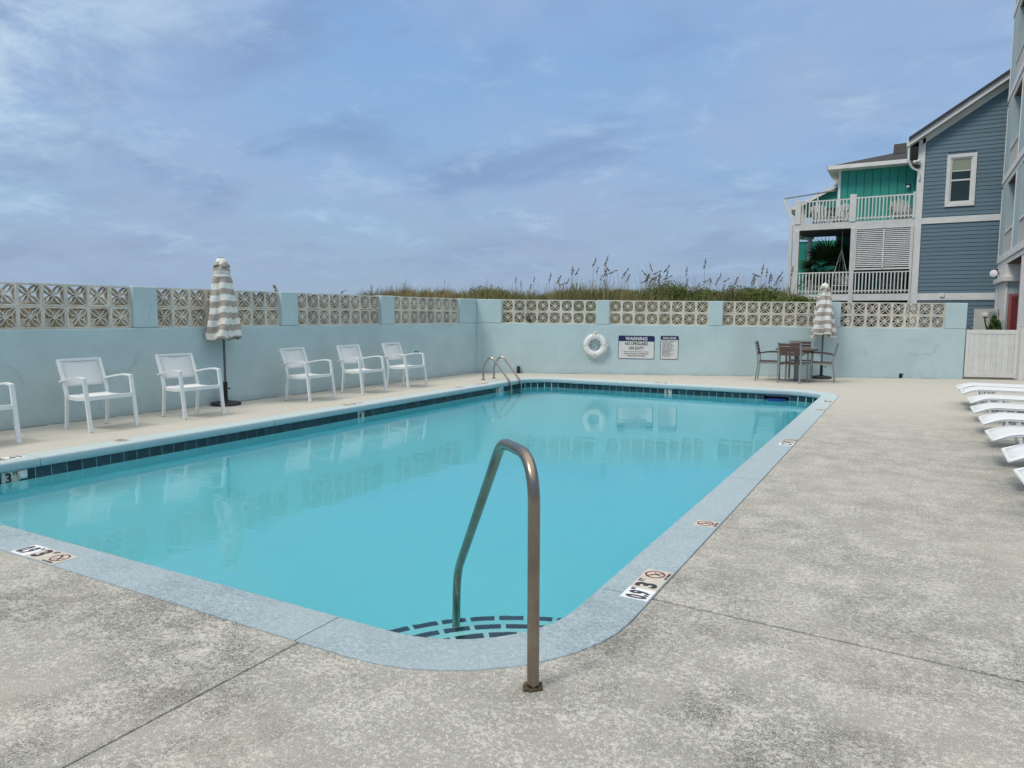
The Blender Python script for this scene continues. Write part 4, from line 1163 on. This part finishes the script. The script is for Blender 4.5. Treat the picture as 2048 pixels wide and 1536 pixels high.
# hanging chair on lower porch
hc = thing('hanging_chair', 'hanging chair on four ropes in the lower porch of the teal house', 'hanging chair', (-2.55, BY + .9, 2.6))
for dx, dy in ((-.28, -.2), (.28, -.2), (-.12, .2), (.12, .2)): MB().tube([(dx, dy, .25), (0, 0, 1.45)], .012, 6).build('rope', M_rope, hc)
for k in range(7): MB().box(-.30, .30, -.22 + k * .065, -.17 + k * .065, .02, .04).build('seat_slat', M_deckwood, hc)
for k in range(5): MB().box(-.30, .30, .24, .26, .10 + k * .08, .16 + k * .08).build('back_slat', M_deckwood, hc)
MB().tube([(0, 0, 1.45), (0, 0, 2.12)], .01, 6).build('rope', M_rope, hc)
# adirondack chairs on the decks
def make_adi():
    t = thing('deck_chair', '', 'chair', group='slatted chairs on the teal house decks')
    for k in range(5): MB().bar((-.22 + k * .11, -.10, .12), (-.22 + k * .13 - .04, .42, .95 - abs(k - 2) * .05), .09, .02, (0, 1, 0)).build('back_slat', M_adi, t)
    for k in range(5): MB().box(-.26, .26, -.45 + k * .1, -.37 + k * .1, .34 - k * .025, .36 - k * .025).build('seat_slat', M_adi, t)
    for sg in (-1, 1):
        MB().box(sg * .33 - .07, sg * .33 + .07, -.45, .25, .55, .575).build('armrest', M_adi, t)
        MB().box(sg * .29 - .015, sg * .29 + .015, -.42, -.32, 0, .55).build('leg', M_adi, t)
        MB().bar((sg * .25, -.4, .32), (sg * .25, .35, .06), .03, .1).build('leg', M_adi, t)
    return t
ad0 = make_adi(); bpy.context.view_layer.update()
for i, (x, y, z, rz, lb) in enumerate([(-3.45, 1.2, 4.96, 12, 'pale slatted chair on the upper deck of the teal house, at its left end'),
                                       (-2.70, 1.5, 4.96, -15, 'pale slatted chair on the upper deck just left of the middle post'),
                                       (-.62, 1.2, 4.96, 10, 'pale slatted chair on the upper deck next to the blue house'),
                                       (-3.35, 1.1, 2.27, 5, 'pale slatted chair on the lower porch in front of the palm'),
                                       (-.75, 1.3, 2.27, -12, 'pale slatted chair on the lower porch beneath the louvered screen')]):
    c = ad0 if i == 0 else copy_tree(ad0); c.location = (x, BY + y, z); c.rotation_euler = (0, 0, R(rz)); c['label'] = lb

# ------------------------------------------------------------------ hotel at the right edge
HX = 2.4
ht = thing('beach_hotel', 'tall light blue hotel with stacked balconies at the right edge', 'building', (HX, 29.15, 0))
zs = [3.03, 5.62, 8.27, 10.93, 13.6]
piers = [(-1.45, 0.0), (-5.05, -3.75), (-8.55, -7.35)]          # local y ranges
bays = [(-3.75, -1.45), (-7.35, -5.05)]
for k, z in enumerate(zs):
    MB().box(-.035, 5, -8.55, .0, z + .16, z + .36).build('slab_edge', M_hwhite, ht, bevel=.01)
    MB().box(.0, 5, -8.53, -.02, z + .02, z + .16).build('slab_soffit', M_hwhite, ht)
    MB().box(.04, 5, -8.50, -.04, z - .0, z + .02).build('soffit', M_soffit, ht)
for a, z in enumerate(zs[:-1]):
    zt = zs[a + 1]
    for (y0, y1) in piers:
        MB().box(0, .14 if y1 < -1 else 5, y0 + .03, y1 - (.0 if y1 < -1 else .03), z + .36, zt).build('pier', M_btn, ht)
        MB().box(-.02, .12, y1 - .03, y1, z + .36, zt).build('pier_edge', M_hwhite, ht) if y1 > -1 else MB().box(-.02, .12, y1 - .05, y1 + .0, z + .36, zt).build('pier_edge', M_hwhite, ht)
    for (y0, y1) in bays:
        nP = 4; pw = (y1 - y0) / nP
        for q in range(nP): MB().box(.03, .06, y0 + q * pw + .01, y0 + (q + 1) * pw - .01, z + .37, z + 1.03).build('balcony_panel', M_panel, ht)
        MB().box(.0, .09, y0, y1, z + 1.03, z + 1.08).build('balcony_rail', M_trim, ht)
        MB().box(1.5, 1.6, y0 - .6, y1 + .6, z + .36, zt).build('bay_wall', M_btn, ht)
        MB().box(1.47, 1.5, y0 + .3, y1 - .3, z + .40, z + 2.4).build('sliding_door', M_glass, ht)
        MB().box(1.44, 1.49, y0 + .22, y0 + .3, z + .36, z + 2.45).box(1.44, 1.49, y1 - .3, y1 - .22, z + .36, z + 2.45).box(1.44, 1.49, (y0 + y1) / 2 - .04, (y0 + y1) / 2 + .04, z + .36, z + 2.45).box(
            1.44, 1.49, y0 + .22, y1 - .22, z + 2.4, z + 2.48).build('door_frame', M_hwhite, ht)
        MB().box(.14, 1.5, y1 + .0, y1 + .12, z + .36, zt).build('party_wall', M_btn, ht)
# ground floor
MB().box(-.02, .10, -.40, -.02, -.2, 3.03).build('corner_column', M_hwhite, ht, bevel=.01)
MB().box(.05, 5, -2.75, -2.65, -.2, 2.62).build('ground_wall', M_btn, ht)
MB().box(.0, .06, -2.78, -.4, -.2, 2.62).build('ground_wall', M_hwhite, ht)
MB().box(-.10, 5, -2.92, -2.60, 2.50, 2.66).box(-.10, .2, -2.6, -.1, 2.50, 2.66).build('cornice', M_hwhite, ht, bevel=.02)
MB().box(-.02, 5, -2.8, -.05, 2.66, 3.02).build('ground_wall', M_hwhite, ht)
dr = MB().box(.10, 1.02, -2.80, -2.75, -.1, 2.13).build('door', M_redtrim, ht)
MB().box(.18, .94, -2.815, -2.80, -.1, 2.05).build('door_leaf', M_red, dr)
MB().sphere((.80, -2.85, 1.0), .035, 8, 6).box(.78, .82, -2.84, -2.81, 1.35, 1.45).build('door_handle', M_black, dr)
MB().box(.00, .26, -6.4, -6.14, -.2, 3.03).build('column', M_hwhite, ht, bevel=.012)
MB().box(.28, .40, -6.45, -6.3, 1.0, 1.5).build('meter_box', M_black, ht)
# lamp and cables on the hotel corner
lamp = thing('wall_lamp', 'round white flood lamp on a dark bracket at the hotel corner', 'lamp', (2.30, 28.2, 2.83))
MB().lathe([(.04, 0), (.11, .03), (.115, .07), (.10, .08), (0, .082)], 18).build('lamp_head', M_lampw, lamp, loc=(-.06, -.10, 0), rot=(H, 0, -.5), smooth=True)
MB().tube([(0, 0, 0), (.08, .05, .02), (.16, .05, .10)], .03, 8).build('lamp_arm', M_soffit, lamp)
cbm = MB(); rnd = random.Random(5)
for k in range(9):
    p0 = Vector((.12 + rnd.uniform(0, .3), -.2, .12 + rnd.uniform(0, .28))); pts = [p0]
    for j in range(5): pts.append(pts[-1] + Vector((rnd.uniform(-.11, .14), rnd.uniform(-.1, .1), rnd.uniform(-.10, .12))))
    cbm.tube(arc3([tuple(q) for q in pts], .05, 3), .010, 5)
tag(cbm.build('cable_tangle', M_black, None, loc=(2.28, 28.2, 2.80)), 'tangle of dark cables under the lowest hotel balcony', 'cables')

# air conditioner
acn = thing('air_conditioner', 'beige outdoor air conditioner standing behind the white gate', 'air conditioner', (1.62, 26.0, 0), -.15)
MB().box(0, .62, 0, .30, .95, 1.65).build('case', M_ac, acn, bevel=.02)
MB().box(-.02, .64, -.01, .32, 1.65, 1.67).build('case_lid', M_hwhite, acn, bevel=.008)
for k in range(9): MB().box(.40 + k * .022, .41 + k * .022, -.008, 0, 1.02, 1.6).build('grille_slat', M_chairgrey, acn)
MB().box(.22, .36, -.04, 0, 1.44, 1.54).build('valve_cover', M_hwhite, acn, bevel=.008)
MB().tube(arc3([(.28, -.05, 1.44), (.30, -.08, 1.25), (.36, -.09, 1.08), (.50, -.06, 1.02), (.62, -.02, 1.12)], .1, 4), .016, 8).build('hose', M_black, acn, smooth=True)
MB().box(.02, .08, .02, .28, -.2, .95).box(.54, .60, .02, .28, -.2, .95).build('stand', M_chairgrey, acn)

# ------------------------------------------------------------------ vegetation
def raw_mesh(name, v, f, m, tint=None, smooth=False):
    me = bpy.data.meshes.new(name)
    nv, nf, k = len(v), len(f), f.shape[1]
    me.vertices.add(nv); me.vertices.foreach_set('co', v.astype(np.float32).ravel())
    me.loops.add(nf * k); me.loops.foreach_set('vertex_index', f.astype(np.int32).ravel())
    me.polygons.add(nf); me.polygons.foreach_set('loop_start', np.arange(0, nf * k, k, dtype=np.int32))
    me.update(calc_edges=True)
    if tint is not None:
        a = me.attributes.new('tint', 'FLOAT', 'POINT'); a.data.foreach_set('value', tint.astype(np.float32))
    me.materials.append(m)
    return me
def blades(px, py, pz, h, wid, lean, tint):
    """curved blades: 3 quads + tip -> use 4 levels, quads"""
    n = len(px); a = RNG.uniform(0, 2 * math.pi, n); ca, sa = np.cos(a), np.sin(a)
    b = RNG.uniform(0, 2 * math.pi, n); lx, ly = np.cos(b) * lean, np.sin(b) * lean
    lv = np.array([0, .4, .75, 1.0]); wv = np.array([1, .8, .5, .08])
    V = np.zeros((n, 4, 2, 3))
    for i in range(4):
        cx = px + lx * lv[i] ** 2; cy = py + ly * lv[i] ** 2; cz = pz + h * lv[i] * (1 - .25 * (lean / np.maximum(h, .01)) * lv[i])
        for s_, k in ((-1, 0), (1, 1)):
            V[:, i, k, 0] = cx + ca * wid * wv[i] * s_; V[:, i, k, 1] = cy + sa * wid * wv[i] * s_; V[:, i, k, 2] = cz
    V = V.reshape(-1, 3); base = np.arange(n)[:, None] * 8
    F = np.concatenate([base + np.array([[2 * i, 2 * i + 1, 2 * i + 3, 2 * i + 2]]) for i in range(3)], 0)
    return V, F, np.repeat(tint, 8)
# dune grass: rooted points in (s,u) behind the far wall
def far_pts(n, s0, s1, u0, u1):
    s = RNG.uniform(s0, s1, n); u = RNG.uniform(u0, u1, n)
    return FP.x + FD.x * s + FN.x * u, FP.y + FD.y * s + FN.y * u, s, u
def clump(x, y): return .5 + .5 * (.5 * hump(x, y, 1.7, .4) + .3 * hump(x, y, 3.9, 2.1) + .4 * hump(x, y, 7.7, 1.1))
x, y, s, u = far_pts(70000, -7.5, 9.2, 1.7, 9.0)
cl = clump(x, y); keep = RNG.uniform(0, 1, len(x)) < (.25 + .75 * cl); x, y, s, u, cl = (q[keep] for q in (x, y, s, u, cl))
z = terrain(x, y)
h = RNG.uniform(.20, .50, len(x)) * (.45 + .85 * cl); tall = RNG.uniform(0, 1, len(x)) < .06; h[tall] *= 1.5
tint = np.clip(.42 + .35 * hump(x, y, .8, 2.5) + RNG.normal(0, .2, len(x)), 0, 1)
V, F, T = blades(x, y, z - .03, h, RNG.uniform(.005, .010, len(x)), RNG.uniform(.05, .28, len(x)), tint)
tag(link('dune_grass', raw_mesh('dune_grass', V, F, M_grass, T)), 'olive and tan dune grass along the crest behind the far wall', 'grass', kind='stuff')
x, y, s, u = far_pts(420, -1.0, 9.0, 3.0, 7.0); z = terrain(x, y)
V, F, T = blades(x, y, z, RNG.uniform(.7, 1.25, len(x)) * (.6 + .4 * sstep(0, 4, s)), RNG.uniform(.0025, .004, len(x)), RNG.uniform(.05, .3, len(x)), np.clip(RNG.normal(.6, .15, len(x)), 0, 1))
tag(link('dune_reeds', raw_mesh('dune_reeds', V, F, M_grass, T)), 'thin bare grass stems rising among the sea oats', 'grass', kind='stuff')
# behind the left wall
n = 42000; x = RNG.uniform(-14, -10.2, n); y = RNG.uniform(-2, 19, n); u2 = (x - FP.x) * FN.x + (y - FP.y) * FN.y
cl = clump(x, y); keep = (cl + RNG.uniform(-.2, .2, n) > .40) & (u2 < .8); x, y, cl = x[keep], y[keep], cl[keep]
z = terrain(x, y); h = RNG.uniform(.25, .6, len(x)); h = np.minimum(h, 1.72 - z)
V, F, T = blades(x, y, z - .03, h, RNG.uniform(.006, .012, len(x)), RNG.uniform(.05, .25, len(x)), np.clip(RNG.normal(.80, .2, len(x)), 0, 1))
tag(link('beach_grass', raw_mesh('beach_grass', V, F, M_grass, T)), 'dry beach grass seen through the blocks of the left wall', 'grass', kind='stuff')

def leaf_cloud(n, rad, mtl, size, squash=1.0, name='foliage', clumps=9, seed=0, flat=.3):
    g = np.random.default_rng(seed)
    cc = g.normal(0, 1, (clumps, 3)); cc /= np.linalg.norm(cc, axis=1)[:, None]; cc *= g.uniform(.25, .72, (clumps, 1)); cc[:, 2] = np.abs(cc[:, 2]) * .8
    cr = g.uniform(.28, .5, clumps)
    idx = g.integers(0, clumps, n); d = g.normal(0, 1, (n, 3)); d /= np.linalg.norm(d, axis=1)[:, None]
    r_ = cr[idx] * g.uniform(.55, 1.05, n) ** .5
    P = (cc[idx] + d * r_[:, None]) * np.array(rad)
    P[:, 2] = np.maximum(P[:, 2], -.02)
    nrm = d + g.normal(0, .6, (n, 3)); nrm /= np.linalg.norm(nrm, axis=1)[:, None]
    up = g.normal(0, 1, (n, 3)); a = np.cross(nrm, up); a /= np.linalg.norm(a, axis=1)[:, None]; b = np.cross(nrm, a)
    sz = size * g.uniform(.6, 1.3, n)[:, None]
    V = np.stack([P - a * sz * 1.3, P - b * sz * .5, P + a * sz * 1.3, P + b * sz * .5], 1).reshape(-1, 3)
    F = np.arange(n * 4).reshape(-1, 4)
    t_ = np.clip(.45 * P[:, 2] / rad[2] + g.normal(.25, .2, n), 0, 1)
    return raw_mesh(name, V, F, mtl, np.repeat(t_, 4))
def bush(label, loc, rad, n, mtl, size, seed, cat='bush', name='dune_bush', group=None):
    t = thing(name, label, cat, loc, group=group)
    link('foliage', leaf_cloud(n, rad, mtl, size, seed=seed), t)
    rnd = random.Random(seed); sb = MB()
    for k in range(9):
        a = rnd.uniform(0, 6.28); e = Vector((math.cos(a) * rad[0] * .6, math.sin(a) * rad[1] * .6, rad[2] * rnd.uniform(.5, .8)))
        sb.tube([(0, 0, -.1), tuple(e * .4 + Vector((0, 0, .1))), tuple(e)], [.02, .014, .006], 5)
    sb.build('branches', M_oat, t)
    return t
def dz(x, y): return float(terrain(np.array(x, float), np.array(y, float)))
for i, (s_, u_, rad, nn, lb) in enumerate([
        (-.55, 5.0, (1.1, .7, .55), 3200, 'dark green bush on the dune crest above the corner of the two walls'),
        (3.55, 6.2, (.9, .7, .42), 2400, 'low green bush on the dune above the first far wall pier'),
        (5.4, 4.6, (1.5, 1.0, .72), 5200, 'large bushy green mound on the dune right of the tall sea oats'),
        (6.5, 4.2, (1.2, .9, .66), 4200, 'green bush on the dune right of the largest mound'),
        (7.6, 4.4, (1.3, .9, .58), 4200, 'dark green bush on the dune left of the teal house'),
        (8.4, 3.4, (1.0, .8, .52), 3200, 'green bush on the dune just behind the right umbrella')]):
    q = FP + FD * s_ + FN * u_
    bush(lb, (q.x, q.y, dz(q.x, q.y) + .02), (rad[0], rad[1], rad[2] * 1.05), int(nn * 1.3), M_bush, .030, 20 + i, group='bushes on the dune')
bush('bright green shrub between the air conditioner and the hotel', (2.14, 25.6, .55), (.30, .3, 1.30), 5200, M_shrub, .035, 50, 'shrub', 'green_shrub')
bush('grey blue shrub behind the end of the far wall', (1.25, 24.5, .2), (.75, .5, 1.15), 3600, M_greyshrub, .035, 51, 'shrub', 'grey_shrub')
q = FP + FD * 10.2 + FN * .55
bush('dark climbing shrub poking over the right end of the far wall', (q.x, q.y, .6), (.30, .2, 1.28), 1500, M_shrub, .03, 52, 'shrub', 'climbing_shrub')
# dry twig over the blocks
tw = MB()
for k in range(7):
    a = random.uniform(-.5, .5); tw.tube([(0, 0, 0), (.18 * math.sin(a * 3), .0, .08 + .03 * k), (.35 * math.sin(a * 4) + .1, -.02, .06 + .05 * k)], [.008, .006, .003], 5)
q = on_far(1.35, 1.26, -.03); tag(tw.build('dead_twig', M_black, None, loc=tuple(q), rot=(0, 0, FA)), 'dark dead twig caught in the lower blocks left of the first far wall pier', 'twig')

# sea oats
def oat_proto(h, droop, seed):
    rnd = random.Random(seed); t = thing('sea_oat', '', 'sea oats', group='sea oats standing on the dune')
    pts = [Vector((0, 0, 0)), Vector((.02, 0, h * .4)), Vector((.06, 0, h * .75)), Vector((.06 + droop * .3, 0, h * .92)), Vector((.06 + droop, 0, h - droop * .15))]
    sm = arc3([tuple(q) for q in pts], h * .2, 4)
    MB().tube(sm, [.006 * (1 - .6 * i / len(sm)) for i in range(len(sm))], 5).build('stem', M_stem, t)
    hd = MB(); m_ = len(sm)
    L = .30
    tip = sm[-1]; d = (sm[-1] - sm[-4]).normalized()
    for k in range(40):
        u = rnd.uniform(0, 1); base = tip - d * L * (1 - u)
        wv = .042 * math.sin(math.pi * min(1, u * .9 + .08))
        off = .8 * Vector((rnd.uniform(-1, 1), rnd.uniform(-1, 1), rnd.uniform(-1, .2))) * wv
        c = base + off; dd = (d + off * 8 + Vector((0, 0, -.4))).normalized(); sd_ = dd.cross(Vector((rnd.random(), rnd.random(), rnd.random()))).normalized()
        hd.quadmesh([c - dd * .026, c + sd_ * .010, c + dd * .026, c - sd_ * .010], [(0, 1, 2, 3)])
        sd_ = dd.cross(sd_); hd.quadmesh([c - dd * .026, c + sd_ * .008, c + dd * .026, c - sd_ * .008], [(0, 1, 2, 3)])
    hd.build('seed_head', M_oat, t)
    for k in range(3):
        a = rnd.uniform(0, 6.28)
        MB().path([(0, 0, 0), (.05 * math.cos(a), .05 * math.sin(a), h * .3), (.2 * math.cos(a), .2 * math.sin(a), h * .5)], .008, .001).build('leaf', M_stem, t)
    return t
protos = [oat_proto(1.25, .02, 1), oat_proto(1.15, .10, 2), oat_proto(1.0, .22, 3), oat_proto(.85, .05, 4), oat_proto(1.35, .07, 5)]
kinds = ['tall upright sea oat', 'slightly bent sea oat', 'drooping sea oat', 'short sea oat', 'very tall sea oat']
bpy.context.view_layer.update()
used = set(); rnd = random.Random(21)
specs = []
ORD = ['first', 'second', 'third', 'fourth', 'fifth', 'sixth', 'seventh', 'eighth', 'last']
def region(q):
    """where the head shows from the pool deck: above which block of which wall"""
    def cross(P, D_):
        den_ = q.x * D_.y - q.y * D_.x; return (P.y * q.x - P.x * q.y) / -den_ if abs(den_) > 1e-9 else 0
    sf = cross(FP, FD)
    if sf < 0:
        sl = cross(LP, LD)
        for n_, (a, b) in zip(('fourth', 'third', 'second', 'first'), ((7.55, 9.98), (4.88, 7.14), (2.17, 4.50), (-.56, 1.80))):
            if a <= sl <= b: return 'above the %s block of the %s left panel' % (ORD[min(7, int((b - sl) / (b - a) * 8))], {'fourth': 'last', 'third': 'third', 'second': 'second', 'first': 'first'}[n_])
        return 'above a pier of the left wall' if sl < 9.9 else 'left of the corner where the two walls meet'
    pan = [(.62, 2.97), (3.28, 5.65), (5.97, 8.24), (8.66, 10.98)]
    for n_, (a, b) in zip(ORD, pan):
        if a <= sf <= b: return 'above the %s block of the %s far wall panel' % (ORD[min(7, int((sf - a) / (b - a) * 8))], n_)
    return 'right of the corner where the two walls meet' if sf < .62 else 'above the pier after the %s far wall panel' % ('first' if sf < 3.3 else 'second' if sf < 6 else 'third')
for (s0, s1, cnt) in ((-6.5, -.8, 6), (-.5, 1.5, 9), (1.5, 3.2, 15), (3.2, 4.6, 16), (4.4, 6.4, 22), (6.4, 9.4, 22)):
    for _ in range(cnt): specs.append((rnd.uniform(s0, s1), rnd.uniform(3.0, 6.5), rnd.randrange(5)))
for (s_, u_, k) in specs:
    q = FP + FD * s_ + FN * u_
    o = protos[k] if k not in used else copy_tree(protos[k]); used.add(k)
    sc = rnd.uniform(.62, 1.05) * (.66 if s_ < 1.2 else 1)
    o.location = (q.x, q.y, dz(q.x, q.y) - .03); o.rotation_euler = (rnd.uniform(-.08, .08), rnd.uniform(-.08, .08), rnd.choice((0, 0, .5, -.6, 2.9)) + rnd.uniform(-.3, .3)); o.scale = (sc,) * 3
    o['label'] = kinds[k] + ' ' + region(q)
for (x_, y_) in ((-11.4, 3.9), (-11.2, 9.4), (-11.4, 10.6), (-11.2, 11.8), (-11.0, 4.6)):
    o = copy_tree(protos[3]); o.location = (x_, y_, dz(x_, y_)); o.scale = (1.18,) * 3; o.rotation_euler = (0, 0, rnd.uniform(0, 6)); o['label'] = 'short sea oat just topping out ' + region(Vector((x_, y_, 0)))

# palm in the porch
pm = thing('fan_palm', 'dark green fan palm growing inside the lower porch of the teal house', 'palm', (-3.05, BY + 1.9, 2.27))
MB().lathe([(.16, 0), (.2, .3), (.21, .32), (.18, .33)], 18).build('pot', M_chairgrey, pm)
MB().tube([(0, 0, .2), (.02, 0, .8), (0, 0, 1.05)], [.09, .08, .06], 8).build('trunk', M_oat, pm)
g = np.random.default_rng(9)
for k in range(95):
    a = g.uniform(0, 2 * math.pi); el = g.uniform(-.7, 1.25); L = g.uniform(.95, 1.35)
    d = np.array([math.cos(a) * math.cos(el), math.sin(a) * math.cos(el), math.sin(el)]); c0 = np.array([0, 0, 1.05]); c1 = c0 + d * L * .55
    side = np.cross(d, [0, 0, 1]); side /= np.linalg.norm(side); upv = np.cross(side, d)
    vs = []; nn = 15
    for j in range(nn):
        f = (j / (nn - 1) - .5) * 2.5
        dd = d * math.cos(f) + side * math.sin(f) + np.array([0, 0, -.22]) * abs(f) ; dd /= np.linalg.norm(dd)
        wdt = np.cross(dd, upv); wdt /= np.linalg.norm(wdt)
        Ll = L * .72 * (1 - .18 * abs(f)); m1 = c1 + dd * Ll * .45; tp = c1 + dd * Ll + np.array([0, 0, -.10 * L])
        vs += [c1, m1 + wdt * .028, tp, m1 - wdt * .028]
    V = np.array(vs); F = np.arange(len(vs)).reshape(-1, 4)
    link('frond', raw_mesh('frond', V, F, M_palm, np.full(len(V), float(np.clip(.3 + .35 * math.sin(el) + g.normal(0, .15), 0, 1)))), pm)
